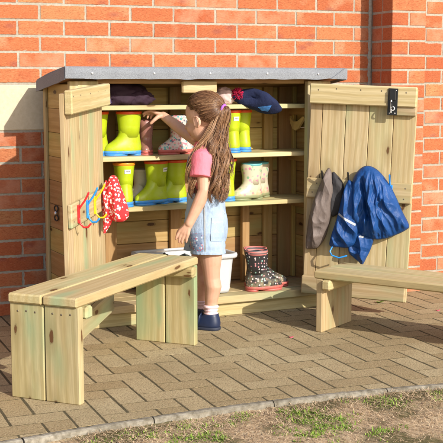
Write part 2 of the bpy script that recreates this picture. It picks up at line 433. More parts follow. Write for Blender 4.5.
# ----------------------------------------------------------------------------- the brick wall
Z0 = 1.4874                       # a bed joint; courses every 75 mm
wall = thing('brick_wall', 'red brick house wall in stretcher bond with pale mortar behind the wooden cabinet', 'wall')
mb = MB()
LX0, LX1, LZ0, LZ1 = -1.62, .36, Z0-.6, Z0-.375
for r in range(-17, 20):
    zt = Z0-.075*r
    x0 = -.0526 if r % 2 == 0 else -.1581
    for kx in range(-14, 26):
        a = x0+.225*kx; b_ = a+.225
        if LZ0-.001 < zt-.0375 < LZ1+.001:
            if a > LX0-.05 and b_ < LX1+.05: continue
            if a <= LX0-.05 < b_: b_ = LX0
            if a < LX1+.05 <= b_: a = LX1
        if a > 1.72 and b_ < 1.99: continue
        if b_-a < .03: continue
        j = rnd(-.0012, .0012)
        mb.box(b_-a-.0078, .06, .0662, T((a+b_)/2+j, .030+rnd(-.0008, .0008), zt-.0375+rnd(-.0012, .0012)), .0022)
bricks_m = mb
obj = mb.build('brickwork', BRICK, wall)
mb = MB(); mb.box(10.2, .2, 2.95, T(1.6, .1026, 1.3), .001); mb.build('mortar_bed', MORTAR, wall)
# pier
mb = MB()
for r in range(-17, 20):
    zc = Z0-.075*r-.0375-.004
    if r % 2 == 0:
        mb.box(.2025, .212, .0645, T(1.852, -.107, zc), .0025) if False else None
        # header course: stretcher on the left return, two halves in front
        for xx in (1.7985, 1.9055): mb.box(.097, .105, .0645, T(xx, -.1585, zc), .0025)
        mb.box(.2025, .096, .0645, T(1.852, -.0515, zc), .0025)
    else:
        mb.box(.204, .098, .0645, T(1.852, -.162, zc), .0025)
        for xx in (1.7985, 1.9055): mb.box(.097, .102, .0645, T(xx, -.055, zc), .0025)
mb.lc = [(0, 0, 1)]*len(mb.v); pier = mb.build('pier', BRICK, wall)
mb = MB(); mb.box(.2005, .2085, 2.95, T(1.852, -.1040, 1.3), .001)
seal = [(1.740+.004*noise.noise(Vector((0, 0, z*.35))), .001, z*.012-.02) for z in range(0, 230)]
mb.tube(seal, [(.006+.002*noise.noise(Vector((3, 0, z*.9))), .011+.006*noise.noise(Vector((7, 0, z*.4)))+.003*noise.noise(Vector((1, 0, z*1.7)))) for z in range(0, 230)], 10, ell=(0, 1, 0)); mb.build('pier_mortar', MORTAR, pier)
mb = MB(); mb.box(LX1-LX0-.012, .08, .2145, T((LX0+LX1)/2, .0385, (LZ0+LZ1)/2), .003); mb.build('lintel', LINTEL, wall)

# ----------------------------------------------------------------------------- paving, kerb, lawn
KERB = [(-3.4, -2.62), (-2.4, -2.24), (-1.5, -2.02), (-.9, -1.912), (-.571, -1.862), (-.365, -1.83), (-.082, -1.803), (.225, -1.783), (.633, -1.785), (.979, -1.818), (1.5, -1.90), (2.4, -2.12), (3.4, -2.45), (4.6, -2.95)]
def kerb_y(x):
    for (a, b), (c, d) in zip(KERB, KERB[1:]):
        if a <= x <= c: return b+(d-b)*(x-a)/(c-a)
    return KERB[0][1] if x < KERB[0][0] else KERB[-1][1]
GX, GY = -.0732, -1.3377
def clip(poly, x0, x1):
    """keep the part of a convex poly behind the kerb line (a straight cut between the kerb points)"""
    ya, yb = kerb_y(x0), kerb_y(x1)
    f = lambda p: p[1]-(ya+(yb-ya)*(p[0]-x0)/(x1-x0))
    out = []
    for i, p in enumerate(poly):
        q = poly[(i+1) % len(poly)]; fp, fq = f(p), f(q)
        if fp >= 0: out.append(p)
        if fp*fq < 0: t = fp/(fp-fq); out.append((p[0]+(q[0]-p[0])*t, p[1]+(q[1]-p[1])*t))
    return out
mb = MB()
def paver(x0, y0, sx, sy):
    x0 = GX+.1*x0; y0 = GY+.1*y0; w, d = .1*sx, .1*sy
    if x0 < -3.3 or x0+w > 4.5 or y0 > -.02: return
    g = rnd(.0020, .0036); gy = rnd(.0014, .0034)
    a, b, c, e = x0+g, x0+w-g, y0+gy, min(y0+d-gy, -.006)
    poly = [(a, c), (b, c), (b, e), (a, e)]
    if c < kerb_y(x0)+.05 or c < kerb_y(x0+w)+.05:
        poly = clip(poly, x0, x0+w)
        if len(poly) < 3: return
        if max(p[1] for p in poly)-min(p[1] for p in poly) < .012: return
    n = len(poly); cx = sum(p[0] for p in poly)/n; cy = sum(p[1] for p in poly)/n
    h = rnd(.0001, .0009); tx, ty = rnd(-.003, .003), rnd(-.003, .003)
    poly = [(p[0]+rnd(-.0013, .0013), p[1]+rnd(-.0005, .0005)) for p in poly]
    def ins(p, k): return (cx+(p[0]-cx)*(1-k/max(.02, abs(p[0]-cx))), cy+(p[1]-cy)*(1-k/max(.02, abs(p[1]-cy))))
    zz = lambda p, z: (p[0], p[1], z*.8+h+tx*(p[0]-cx)+ty*(p[1]-cy))
    low = [(p[0], p[1], -.05) for p in poly]; r1 = [zz(p, -.0032) for p in poly]
    q = [(ins(p, .0012)[0], p[1]) for p in poly]; r2 = [zz(p, -.0009) for p in q]
    q3 = [(ins(p, .0032)[0], p[1]) for p in poly]; r3 = [zz(p, 0) for p in q3]
    o = Vector((rnd(-9, 9), rnd(-9, 9), 0))
    vs = low+r1+r2+r3
    fs = []
    for k in range(3):
        for i in range(n): j = (i+1) % n; fs.append([k*n+i, k*n+j, (k+1)*n+j, (k+1)*n+i])
    fs.append([3*n+i for i in range(n)])
    mx, my = x0+w/2, y0+d/2
    mb.add(vs, fs, gc=[Vector(v)+o for v in vs], tint=rnd(0, 1), lc=[((v[0]-mx)/(w/2), (v[1]-my)/(d/2), w/2) for v in vs])
for j in range(-14, 15):
    for i in range(-36, 48):
        if (i-j) % 4 == 0: paver(i-1, j, 2, 1)
        if (i-j) % 4 == 2: paver(i, j, 1, 2)       # column i, rows i-2 .. i
tag(mb.build('paving', PAVER), kind='structure')
# bed under the pavers
mb = MB(); n = 60; xs = [-3.4+8.0*i/n for i in range(n+1)]
vs = [(x, kerb_y(x)-.01, -.0003) for x in xs]+[(x, .05, -.0003) for x in xs]
mb.add(vs, [[i, i+1, n+2+i, n+1+i] for i in range(n)]); tag(mb.build('paving_bed', SAND), kind='structure')
# kerb edging stones
mb = MB(); x = -3.3
while x < 4.5:
    x1 = x+.455; p = Vector((x, kerb_y(x), 0)); q = Vector((x1, kerb_y(x1), 0))
    d = (q-p).normalized(); nn = Vector((d.y, -d.x, 0)); rs = []
    N = 30
    for i in range(N+1):
        t = i/N; c = Vector((x+.003+(x1-x-.006)*t, 0, 0)); c.y = kerb_y(c.x)
        w0 = noise.noise(c*26)*.004; w1 = noise.noise(c*22+Vector((9, 3, 0)))*.007; w2 = noise.noise(c*60)*.0025
        prof = [(.003, -.09), (.001+w0, -.006), (-.003+w0, .000+w2), (-.012, .0012+w2), (-.022+w1*.6, .0005+w2), (-.029+w1, -.004+w2), (-.033+w1, -.02), (-.032, -.09)]
        rs.append([c+nn*(-a)+Vector((0, 0, z)) for a, z in prof])
    mb.rings(rs, gc=None, smooth=False); x = x1
tag(mb.build('kerb', CONCRETE), kind='structure')
# lawn sheet
mb = MB(); NX, NY = 150, 64; vs = []; xs = []; 
for i in range(NX+1):
    t = i/NX*2-1; xs.append(.6+3.2*t+ (26*(abs(t)-.8)/.2*(1 if t > 0 else -1) if abs(t) > .8 else 0))
for j in range(NY+1):
    t = j/NY
    for x in xs:
        y0 = kerb_y(x)-.026
        y = y0-1.6*t-28*max(0, t-.85)/.15
        z = -.016+.014*noise.noise(Vector((x*3, y*3, 0)))+.010*noise.noise(Vector((x*13, y*13, 4)))-.004
        if t == 0: z = max(-.016, min(z, -.004))
        vs.append((x, y, z))
W = NX+1
mb.add(vs, [[j*W+i+1, j*W+i, (j+1)*W+i, (j+1)*W+i+1] for j in range(NY) for i in range(NX)], smooth=True)
tag(mb.build('lawn', SOIL), kind='structure')
def lawn_z(x, y): return -.020+.014*noise.noise(Vector((x*3, y*3, 0)))+.010*noise.noise(Vector((x*13, y*13, 4)))
# the ground under and beyond everything, out to the horizon
mb = MB(); mb.add([(-300, -300, -.12), (300, -300, -.12), (300, 300, -.12), (-300, 300, -.12)], [[0, 1, 2, 3]]); tag(mb.build('ground', SOIL), kind='structure')

def blade(mb, p, d, L, w, up, bend, tint):
    side = Vector((-d.y, d.x, 0)).normalized()*w
    vs = []; fs = []
    for i in range(4):
        t = i/3; c = p+d*(L*t)*(1-up)+Vector((0, 0, L*up*t-bend*L*t*t)); ww = side*(1-t*.85)
        vs += [c-ww, c+ww]
        if i: k = 2*i; fs.append([k-2, k-1, k+1, k])
    mb.add(vs, fs, tint=tint, smooth=True)
ms = MB(); mg = MB()
for _ in range(30000):
    x = rnd(-1.5, 2.1); y = kerb_y(x)-.032-abs(random.gauss(0, .26)) if random.random() < .7 else kerb_y(x)-.035-rnd(0, .9)
    cl = noise.noise(Vector((x*3.2, y*3.2, 7)))
    if cl > .2 and random.random() < .45: continue
    a = rnd(0, 2*pi); d = Vector((math.cos(a), math.sin(a), 0))
    blade(ms, Vector((x, y, lawn_z(x, y)+rnd(0, .008))), d, rnd(.010, .038), rnd(.0006, .0016), rnd(.0, .35), rnd(0, .12), rnd(0, 1)**1.3)
def tuft(x, y, n, r, h):
    for _ in range(n):
        a = rnd(0, 2*pi); q = random.random()**.6*r; px, py = x+q*math.cos(a), y+q*math.sin(a)*.8
        if py > kerb_y(px)-.034: continue
        b = rnd(0, 2*pi); d = Vector((math.cos(b), math.sin(b), 0))
        blade(mg, Vector((px, py, lawn_z(px, py)-.003)), d, rnd(.5, 1)*h, rnd(.0014, .0034), rnd(.22, .8), rnd(.1, .5), rnd(0, 1))
for _ in range(1100):
    x = rnd(-1.4, 2.0); y = kerb_y(x)-.06-abs(random.gauss(0, .30))
    far = kerb_y(x)-y
    cl = noise.noise(Vector((x*3.2, y*3.2, 7)))
    if cl > .0+(.10-far*.35): tuft(x, y, random.randint(20, 60), rnd(.015, .05), rnd(.018, .042))
for (x, y, n_, r_, h_) in ((.20, -1.875, 150, .05, .032), (.02, -1.90, 200, .08, .034), (.42, -1.95, 220, .10, .036), (1.0, -1.93, 220, .08, .034), (.72, -1.90, 160, .07, .03), (-.2, -1.93, 150, .08, .03), (.13, -1.93, 120, .06, .035), (.34, -1.86, 40, .03, .025), (.62, -1.86, 70, .05, .028), (.75, -1.95, 150, .07, .035), (.95, -1.98, 120, .06, .035), (-.1, -1.95, 120, .07, .03), (.5, -2.02, 160, .09, .035), (-.35, -1.97, 120, .07, .035), (1.1, -1.90, 40, .04, .022)):
    tuft(x, y, n_, r_, h_)
tag(ms.build('dead_grass', STRAW), kind='stuff'); tag(mg.build('grass', GRASS), kind='stuff')

# ----------------------------------------------------------------------------- the cabinet
TH = math.radians(3.5)
CO = Vector((-.03, -.46, 0))
cab = thing('storage_cabinet', 'open wooden outdoor cabinet with grey felt roof full of small boots', 'cabinet', CO, TH)
CM = Matrix.Translation(CO) @ RZ(TH)
def cw(u, v, z): return CM @ Vector((u, v, z))
X_, Y_, Z_ = Vector((1, 0, 0)), Vector((0, 1, 0)), Vector((0, 0, 1))
# floor and plinth
mb = MB()
for k in range(4): mb.board((.0, -.03+.050+.0975*k, .084), (1.34, -.03+.050+.0975*k, .084), .096, .036, Z_, .003)
mb.build('cabinet_floor', WOOD, cab)
mb = MB(); mb.board((0, .017, .0325), (1.34, .017, .0325), .063, .034, -Y_, .003); mb.board((.017, .03, .0325), (.017, .355, .0325), .063, .03, X_); mb.board((1.323, .03, .0325), (1.323, .355, .0325), .063, .03, X_)
mb.build('plinth', WOOD_GREEN, cab)
# side panels of horizontal boards
for s in (0, 1):
    mb = MB(); u = .010 if s == 0 else 1.330
    for k in range(9):
        z0 = .105+.112*k; mb.board((u, .030, z0+.055), (u, .362, z0+.055), .1105, .018, X_, .002)
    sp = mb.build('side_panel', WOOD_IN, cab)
    mb = MB()
    uu = .031 if s == 0 else 1.309
    mb.board((uu, .318, .105), (uu, .318, 1.10), .04, .02, X_)
    mb.build('corner_batten', WOOD_IN, sp)
    if s == 0:
        mb = MB(); mb.board((-.006, .352, .02), (-.006, .352, 1.105), .036, .014, X_, .003); mb.build('edge_strip', WOOD, sp)
# back panel
mb = MB()
for k in range(9): mb.board((.02, .354, .16+.112*k), (1.32, .354, .16+.112*k), .110, .018, Y_, .0025)
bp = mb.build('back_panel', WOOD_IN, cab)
for u, w in ((.30, .06), (.645, .06), (1.165, .052), (1.265, .075)):
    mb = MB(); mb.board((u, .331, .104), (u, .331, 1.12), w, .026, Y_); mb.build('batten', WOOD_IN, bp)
# front stiles, header, catch
mb = MB(); mb.board((.0675, .0175, .104), (.0675, .0175, 1.125), .135, .033, Y_); mb.build('front_stile', WOOD, cab)
mb = MB(); mb.board((1.2755, .0175, .104), (1.2755, .0175, 1.125), .129, .033, Y_); mb.build('front_stile', WOOD, cab)
mb = MB(); mb.board((.137, .046, 1.138), (1.209, .046, 1.138), .050, .03, Y_); mb.build('header', WOOD_IN, cab)
mb = MB(); mb.board((.545, .014, 1.098), (.722, .014, 1.098), .056, .024, Y_, .006); mb.build('door_stop', WOOD, cab)
# shelves with cleats
for z in (1.003, .768, .532):
    mb = MB()
    for k in range(3): mb.board((.032, .106+.083*k, z), (1.308, .106+.083*k, z), .0815, .021, Z_, .0025, tint=.9)
    sh = mb.build('shelf', WOOD, cab)
    for u in (.048, 1.292):
        mb = MB(); mb.board((u, .075, z-.030), (u, .335, z-.030), .036, .022, X_); mb.build('cleat', WOOD_IN, sh)
mb = MB(); mb.board((1.02, .30, .106), (1.02, .30, .519), .04, .03, Y_); mb.build('shelf_post', WOOD_IN, cab)
# roof: sloping deck wrapped in felt
def slab(mb, u0, u1, v0, v1, zt0, zt1, th, b=.004):
    sl = math.atan2(zt1-zt0, v1-v0); L = math.hypot(v1-v0, zt1-zt0)
    M = T((u0+u1)/2, (v0+v1)/2, (zt0+zt1)/2) @ Matrix.Rotation(sl, 4, 'X') @ T(0, 0, -th/2)
    mb.box(u1-u0, L, th, M, b)
mb = MB(); slab(mb, -.020, 1.382, -.040, .372, 1.178, 1.130, .040); rf = mb.build('roof', WOOD_IN, cab)
# felt: a wavy-edged skin over the top with a downturned front and sides
def felt_shell():
    mb = MB(); N = 90; u0, u1 = -.034, 1.393
    top = []; 
    def prof(t):
        u = u0+(u1-u0)*t
        q = Vector((u*7, 0, 0)); a = noise.noise(q)*.003; b = noise.noise(q*1.7+Vector((3, 1, 0)))*.0065
        zf, zb = 1.1885, 1.1335
        return [Vector((u, .379, zb-.056)), Vector((u, .382, zb)), Vector((u, .2, (zf+zb)/2+.001)), Vector((u, -.040, zf)), Vector((u, -.0505+a*.4, zf-.005)), Vector((u, -.0545+a, zf-.026)), Vector((u, -.0535+a*1.3, zf-.0545+b)), Vector((u, -.0500+a*1.3, zf-.0545+b)), Vector((u, -.0465, zf-.014)), Vector((u, .2, (zf+zb)/2-.010)), Vector((u, .374, zb-.012)), Vector((u, .374, zb-.056))]
    rs = [prof(i/N) for i in range(N+1)]
    mb.rings(rs, True, True, smooth=False)
    # side cheeks
    for u, s in ((u0, -1), (u1, 1)):
        M = None
        zf, zb = 1.1885, 1.1335; r = []
        for i in range(13):
            t = i/12; v = -.052+.434*t; zt = zf-.003+(zb-zf)*t; w = noise.noise(Vector((v*9, s, 2)))*.003
            r.append([Vector((u+s*.001, v, zt)), Vector((u+s*.006, v, zt-.004)), Vector((u+s*(.006+w), v, zt-.055+w)), Vector((u+s*(.002+w), v, zt-.055+w)), Vector((u-s*.004, v, zt-.03))])
        mb.rings(r, smooth=False)
    # folded corner flaps on the front
    for u, s in ((u0, 1), (u1, -1)):
        z = 1.186
        vs = [(u-s*.004, -.0575, z), (u+s*.012, -.0575, z), (u+s*.088, -.0572, z-.050), (u-s*.004, -.0570, z-.050)]
        vs = [(a, b-.0035, c) for a, b, c in vs]; vs += [(a, b+.006, c) for a, b, c in vs]
        mb.add(vs, [[0, 1, 2, 3], [7, 6, 5, 4], [0, 4, 5, 1], [1, 5, 6, 2], [2, 6, 7, 3], [3, 7, 4, 0]] if s < 0 else [[3, 2, 1, 0], [4, 5, 6, 7], [1, 5, 4, 0], [2, 6, 5, 1], [3, 7, 6, 2], [0, 4, 7, 3]])
    return mb
fe = felt_shell().build('roof_felt', FELT, rf)
for u in (.086, .38, .658, .956, 1.235):
    mb = MB(); mb.ellip((u, -.0565, 1.160), (.0052, .0025, .0052), nu=12, nv=6); mb.build('clout_nail', NAILM, rf)
# eye hook on the left side
mb = MB()
def ring(c, r, n, w, ax):
    a = Vector(ax).normalized(); h = Vector((0, 0, 1)) if abs(a.z) < .9 else Vector((1, 0, 0)); u = (h-a*h.dot(a)).normalized(); v = a.cross(u)
    return [Vector(c)+u*r*math.cos(2*pi*i/n)+v*r*math.sin(2*pi*i/n) for i in range(n+1)]
mb.tube(ring((-.010, .20, .540), .013, 18, 0, (1, .4, 0)), .0035, 8); mb.tube(ring((-.010, .20, .496), .013, 18, 0, (1, .4, 0)), .0035, 8)
hk = mb.build('hook_eye', BLACK, cab); mb = MB(); mb.ellip((-.012, .2, .518), (.010, .010, .011)); mb.build('bolt_head', STEEL, hk)

# doors (x from hinge to free edge, inner face on the side s)
def hook_mesh(mb, x, s, y0, z):
    mb.box(.022, .006, .075, T(x, s*(y0+.003), z), .002)
    mb.tube([(x, s*(y0+.004), z+.018), (x, s*(y0+.014), z+.034), (x, s*(y0+.028), z+.052), (x, s*(y0+.042), z+.076), (x, s*(y0+.047), z+.088)], .0042, 8, round_ends=True)
    mb.tube([(x, s*(y0+.004), z-.018), (x, s*(y0+.008), z-.040), (x, s*(y0+.022), z-.055), (x, s*(y0+.040), z-.054), (x, s*(y0+.052), z-.040)], .0042, 8, round_ends=True)
def door(u, ang_world, w, s, splits, sag, hooks):
    a = math.radians(ang_world)-TH
    mb = MB()
    for x0, x1 in zip(splits, splits[1:]):
        mb.board(((x0+x1)/2, s*.010, .085), ((x0+x1)/2, s*.010, 1.102), x1-x0-.0022, .020, Y_*s, .002, tint=rnd(.35, .95))
    d = mb.build('door', WOOD, cab)
    d.location = (u, -.020, 0); d.rotation_euler = (0, math.radians(sag), a)
    mb = MB(); mb.board((.0 if s < 0 else -.022, s*.038, 1.0675), (w, s*.038, 1.0675), .095, .034, Y_*s, .005, tint=.85); mb.build('top_rail', WOOD, d)
    mb = MB(); mb.board((.0, s*.030, .6125), (w, s*.030, .6125), .098, .019, Y_*s, .006, tint=.55); hr = mb.build('hook_rail', WOOD, d)
    mb = MB(); mb.board((.0, s*.038, .1355), (w-.004, s*.038, .1355), .090, .034, Y_*s, .005, tint=.4); mb.build('bottom_rail', WOOD, d)
    for x in [(p+q)/2+.012 for p, q in zip(splits, splits[1:])]:
        for zz, yy in ((1.088, .0552), (.635, .0397), (.59, .0397)):
            mb = MB(); mb.ellip((x+rnd(-.012, .012), s*yy, zz+rnd(-.006, .006)), (.0036, .0012, .0036), nu=10, nv=5); mb.build('screw', SCREW, d)
    for x, m, lab in hooks:
        mb = MB(); hook_mesh(mb, x, s, .040, .6125); tag(mb.build('coat_hook', m, d), lab)
    return d
ldoor = door(.135, 238, .54, 1, [.0, .10, .22, .34, .46, .54], 2.8, [(.46, RED_P, 'red coat hook'), (.335, BLUE_P, 'blue coat hook'), (.225, YEL_P, 'yellow coat hook'), (.08, BLACK, 'black coat hook')])
tag(ldoor, 'left door folded out with its edge toward the viewer')
rdoor = door(1.180, -40, .512, -1, [.0, .060, .174, .287, .404, .512], 2.0, [(.085, BLACK, 'black coat hook'), (.212, BLACK, 'black coat hook'), (.316, BLACK, 'black coat hook'), (.410, BLUE_P, 'blue coat hook')])
tag(rdoor, 'right door carrying the black bolt and the coats')
mb = MB(); mb.board((.388, -.032, 1.002), (.512, -.032, 1.002), .046, .022, -Y_, .004); mb.build('bolt_rail', WOOD, rdoor)
mb = MB(); mb.box(.046, .006, .125, T(.415, -.0585, 1.043), .003); mb.box(.030, .012, .05, T(.415, -.066, 1.075), .003)
mb.tube(ring((.415, -.070, 1.028), .014, 16, 0, (1, 0, .2)), .003, 8)
lt = mb.build('bolt', BLACK, rdoor); lt.location.x = -.013
mb = MB(); mb.tube([(.410, -.066, .994), (.410, -.068, 1.058)], .004, 8, round_ends=True); mb.tube(ring((.417, -.068, 1.012), .009, 16, 0, (0, 1, 0)), .0028, 8)
for zz in (1.096, .990): mb.ellip((.403, -.062, zz), (.0035, .002, .0035), nu=8, nv=4); mb.ellip((.428, -.062, zz), (.0035, .002, .0035), nu=8, nv=4)
mb.build('bolt_bar', NAILM, rdoor).location.x = -.013
def dl(d, x, y, z):                       # door-local -> world
    Md = CM @ (Matrix.Translation(d.location) @ d.rotation_euler.to_matrix().to_4x4())
    return Md @ Vector((x, y, z))

# flat piece standing for a bright bird-shaped patch on the right inner wall
bird = thing('pale_bird', 'small pale bird-shaped piece on the inner right wall of the cabinet', 'ornament', cw(1.297, .26, .915), TH)
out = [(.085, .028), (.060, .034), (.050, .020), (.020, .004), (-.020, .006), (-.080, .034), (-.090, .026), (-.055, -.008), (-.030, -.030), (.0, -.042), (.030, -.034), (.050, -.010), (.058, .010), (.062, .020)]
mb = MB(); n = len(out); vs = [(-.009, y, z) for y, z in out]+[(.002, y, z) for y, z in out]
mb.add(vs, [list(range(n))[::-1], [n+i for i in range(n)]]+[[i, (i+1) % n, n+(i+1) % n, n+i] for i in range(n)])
bb = mb.build('bird_body', PALE_BIRD, bird); mb = MB(); mb.box(.010, .05, .018, T(-.004, 0, .060), .003); mb.build('peg', PALE_BIRD, bird)

# ----------------------------------------------------------------------------- benches
def bench(name, label, loc, rz, L, W, H, in0, in1):
    b = thing(name, label, 'bench', loc, rz, 'low wooden benches in front of the cabinet')
    t = .035; bw = W/2
    for s in (-1, 1):
        mb = MB(); mb.board((-L/2, s*bw/2, H-t/2), (L/2, s*bw/2, H-t/2), bw-.004, t, Z_, .006, tint=.75+rnd(-.1, .2)); mb.build('seat_board', WOOD, b)
    for e, ins in ((-1, in0), (1, in1)):
        x = e*(L/2-ins-.016)
        mb = MB()
        for s in (-1, 1): mb.board((x, s*bw/2, 0), (x, s*bw/2, H-t), bw-.004, .032, X_*e, .004, tint=rnd(.45, .75))
        lg = mb.build('leg_panel', WOOD_GREEN if name == 'large_bench' else WOOD, b)
        for s in (-1, 1):
            for k in (-1, 0, 1):
                mb = MB(); mb.ellip((x+e*.0155, s*bw/2+k*.036, H-t-.028+rnd(-.002, .002)), (.0022, .0042, .0042), nu=10, nv=5); mb.build('screw', SCREW, lg)
        mb = MB(); xb = x-e*(.016+.023); mb.board((xb, -W/2-.012, H-t-.024), (xb, W/2-.01, H-t-.024), .044, .046, Z_, .008, tint=.9); mb.build('cross_batten', WOOD, b)
    return b
bench('large_bench', 'long low wooden bench standing on end panels in front of the open left door', (-.054, -1.155, 0), math.radians(44.5), 1.007, .287, .382, .012, .006)
ax = math.radians(-56.6)
bc = Vector((.970, -.874, 0))+Vector((math.cos(ax), math.sin(ax), 0))*.5+Vector((-math.sin(ax), math.cos(ax), 0))*.1455
bench('low_bench', 'shorter-legged wooden bench below the coats, cut off by the edge of the photo', bc, ax, 1.0, .291, .279, .013, .013)

# ----------------------------------------------------------------------------- boots
def outline(af, ab, b, n=28, ex=2.0):
    r = []
    for i in range(n):
        a = 2*pi*i/n; c, s = math.cos(a), math.sin(a)
        e = 2/ex
        r.append((math.copysign(abs(c)**e, c)*(af if c > 0 else ab), math.copysign(abs(s)**e, s)*b*(1 if c < 0 else 1-.18*max(0, c)**2*0)))
    return r
def boot(label, u, v, z, face, mats, group, H=.205, foot=.125, wid=1.0, top=.062, rim_h=.012, strap=False, lab=None, name='rubber_boot', slump=0.0):
    """toe points to +x; mats = upper, sole, rim"""
    up, so, ri = mats
    o = thing(name, label, 'boot', cw(u, v, z), TH+math.radians(face), group)
    k = H/.205
    prof = [(.018, foot, .060, .039), (.030, foot*1.005, .061, .041), (.042, foot*.97, .060, .041), (.054, foot*.86, .058, .040), (.066, foot*.70, .056, .039), (.078, foot*.56, .054, .0385), (.092, foot*.455, .052, .0385), (.108, .051, .050, .040), (.130, .051, .052, .042), (.165, .056, .056, .046), (.190, .059, .060, .049), (.205, top, top, .051)]
    rs = []
    for (zz, af, ab, b) in prof:
        sh = slump*max(0, (zz-.09)/.115)**1.5
        wob = 1+.012*noise.noise(Vector((zz*40, u*9, v*7)))
        rs.append([Vector((x*wob+sh, y*wid*wob, zz*k)) for x, y in outline(af, ab, b)])
    # rolled lip and inside
    zt = H; sh = slump
    for (f, dz) in ((.93, 0), (.90, -.01), (.84, -.07), (.78, -.12)):
        rs.append([Vector((x*f+sh*(1 if dz > -.05 else .5), y*f*wid, zt+dz*k)) for x, y in outline(top, top, .051)])
    mb = MB(); mb.rings(rs, True, True); mb.build('upper', up, o)
    mb = MB()
    f0 = 1.03
    heel = [(-.066, -.012)]
    mb.rings([[Vector((x, y*wid, zz)) for x, y in outline(foot*q, .062*q, .0415*q)] for zz, q in ((.009, 1.015), (.021, 1.03), (.0235, 1.0))], True, True)
    # tread: fore block and heel block
    mb.rings([[Vector((foot*.52+x, y*wid, zz)) for x, y in outline(foot*.48*q, foot*.46, .040*q)] for zz, q in ((0, 1.0), (.0095, 1.0))], True, True)
    mb.rings([[Vector((-.028+x, y*wid, zz)) for x, y in outline(.030, .034*q, .038*q)] for zz, q in ((0, 1.0), (.0095, 1.0))], True, True)
    mb.build('sole', so, o)
    if rim_h:
        mb = MB(); q = 1.028
        rr = []
        for zz, qq in ((H-rim_h, 1.012), (H-rim_h+.001, 1.03), (H-.001, 1.032), (H+.0012, 1.0), (H+.0008, .915), (H-rim_h*.8, .90)):
            tp = top-.003*(H-zz)/.015
            rr.append([Vector((x*qq+slump*(zz/H-.44)/.56, y*qq*wid, zz)) for x, y in outline(tp, tp, .0508)])
        mb.rings(rr, False, False); mb.build('rim', ri, o)
    if lab is not None:          # small printed patch; lab = angle round the shaft
        def patch(a0, a1, z0, z1, off, m, nm):
            mb = MB(); vs = []; fs = []; N = 6
            for j in range(2):
                for i in range(N+1):
                    a = a0+(a1-a0)*i/N; zz = z0+(z1-z0)*j
                    kk = zz/k; tt = (kk-.165)/.04; rx = .056+.006*tt; ry = .046+.005*tt
                    c, s = math.cos(a), math.sin(a)
                    sh = slump*max(0, (kk-.09)/.115)**1.5
                    vs.append(((rx+off)*c+sh, (ry*wid+off)*s, zz))
            for i in range(N): fs.append([i, i+1, N+2+i, N+1+i])
            mb.add(vs, fs); return mb.build(nm, m, o)
        pz = H-.040
        patch(lab-.32, lab+.32, pz-.009, pz+.010, .0022, WHITE, 'label_patch')
        for q in (-.19, -.07, .05, .16):
            patch(lab+q, lab+q+.07, pz-.002, pz+.004, .0028, INK, 'print')
    if strap:
        mb = MB(); mb.tube([(-top-.002, 0, H-.006), (-top-.010, .004, H+.008), (-top-.002, .008, H+.012), (-top+.006, .004, H-.002)], .003, 6); mb.build('pull_loop', ri, o)
    return o
SM, SL, SF = .7785, .5425, .1020     # shelf tops and floor top
lime = (LIME, BLUE_SOLE, ORANGE); gl = 'lime green boots'
boot('lime green boot on the middle shelf under the girl\'s hand', .338, .160, SM, 182, lime, gl)
boot('lime green boot on the middle shelf half hidden behind the door edge', .185, .19, SM, 184, lime, gl)
boot('lime green boot on the middle shelf right of the ponytail with white label', .872, .165, SM, 88, lime, gl, lab=pi+.12)
boot('lime green boot on the middle shelf under the navy hat, outermost of its pair', .945, .20, SM, 100, lime, gl)
boot('lime green boot with amber rim on the lower shelf above the red flowered cloth', .303, .140, SL, 80, (LIME, BLUE_SOLE, AMBER), gl, lab=pi+.15)
boot('lime green boot on the lower shelf in side view with white label, toe pointing left', .476, .165, SL, 196, lime, gl, lab=pi/2+.4)
boot('lime green boot on the lower shelf just left of the girl\'s bib', .586, .20, SL, 178, lime, gl)
boot('lime green boot on the lower shelf mostly hidden behind the girl\'s long hair', .845, .165, SL, 86, lime, gl)
boot('worn cream boot on the lower shelf peeping out between two lime green boots', .455, .272, SL, 185, (CREAM_R, OLIVE, CREAM_R), 'pale boots', H=.16)
boot('glossy brown boot standing beside the floral boot under the girl\'s wrist', .437, .205, SM, 250, (BROWN_R, CORAL, BROWN_R), 'brown boots', H=.168, foot=.10, wid=.86, top=.047, rim_h=0)
gf = 'floral boots with coral soles'
boot('white floral boot with coral sole below the girl\'s forearm', .600, .155, SM, 186, (FLORAL, CORAL, FLORAL), gf, H=.185, foot=.12, rim_h=0, wid=.95)
boot('white floral boot with coral sole behind its pair, beside the girl\'s chin', .690, .235, SM, 184, (FLORAL, CORAL, FLORAL), gf, H=.185, foot=.12, rim_h=0, wid=.95)
gc_ = 'cream boots with leaf print'
boot('cream leaf-print boot with teal rim on the lower shelf, nearer of its pair', .983, .155, SL, 190, (CREAM_FLORAL, OLIVE, TEAL), gc_, H=.178, foot=.118, rim_h=.009, top=.052, wid=.95)
boot('cream leaf-print boot with teal rim tucked in shade behind its twin', 1.058, .225, SL, 186, (CREAM_FLORAL, OLIVE, TEAL), gc_, H=.178, foot=.118, rim_h=.009, top=.052, wid=.95)
gp = 'black polka dot boots'
boot('muddy black polka dot boot on the cabinet floor, front one with coral trim', .962, .045, SF, -6, (POLKA, CORAL, CHARTRIM), gp, H=.203, foot=.128, rim_h=.022, top=.058, strap=True, slump=-.010)
boot('black polka dot boot on the cabinet floor, behind its twin with toe further right', 1.004, .135, SF, -16, (POLKA, CORAL, CHARTRIM), gp, H=.198, foot=.160, rim_h=.022, top=.058, slump=-.010)

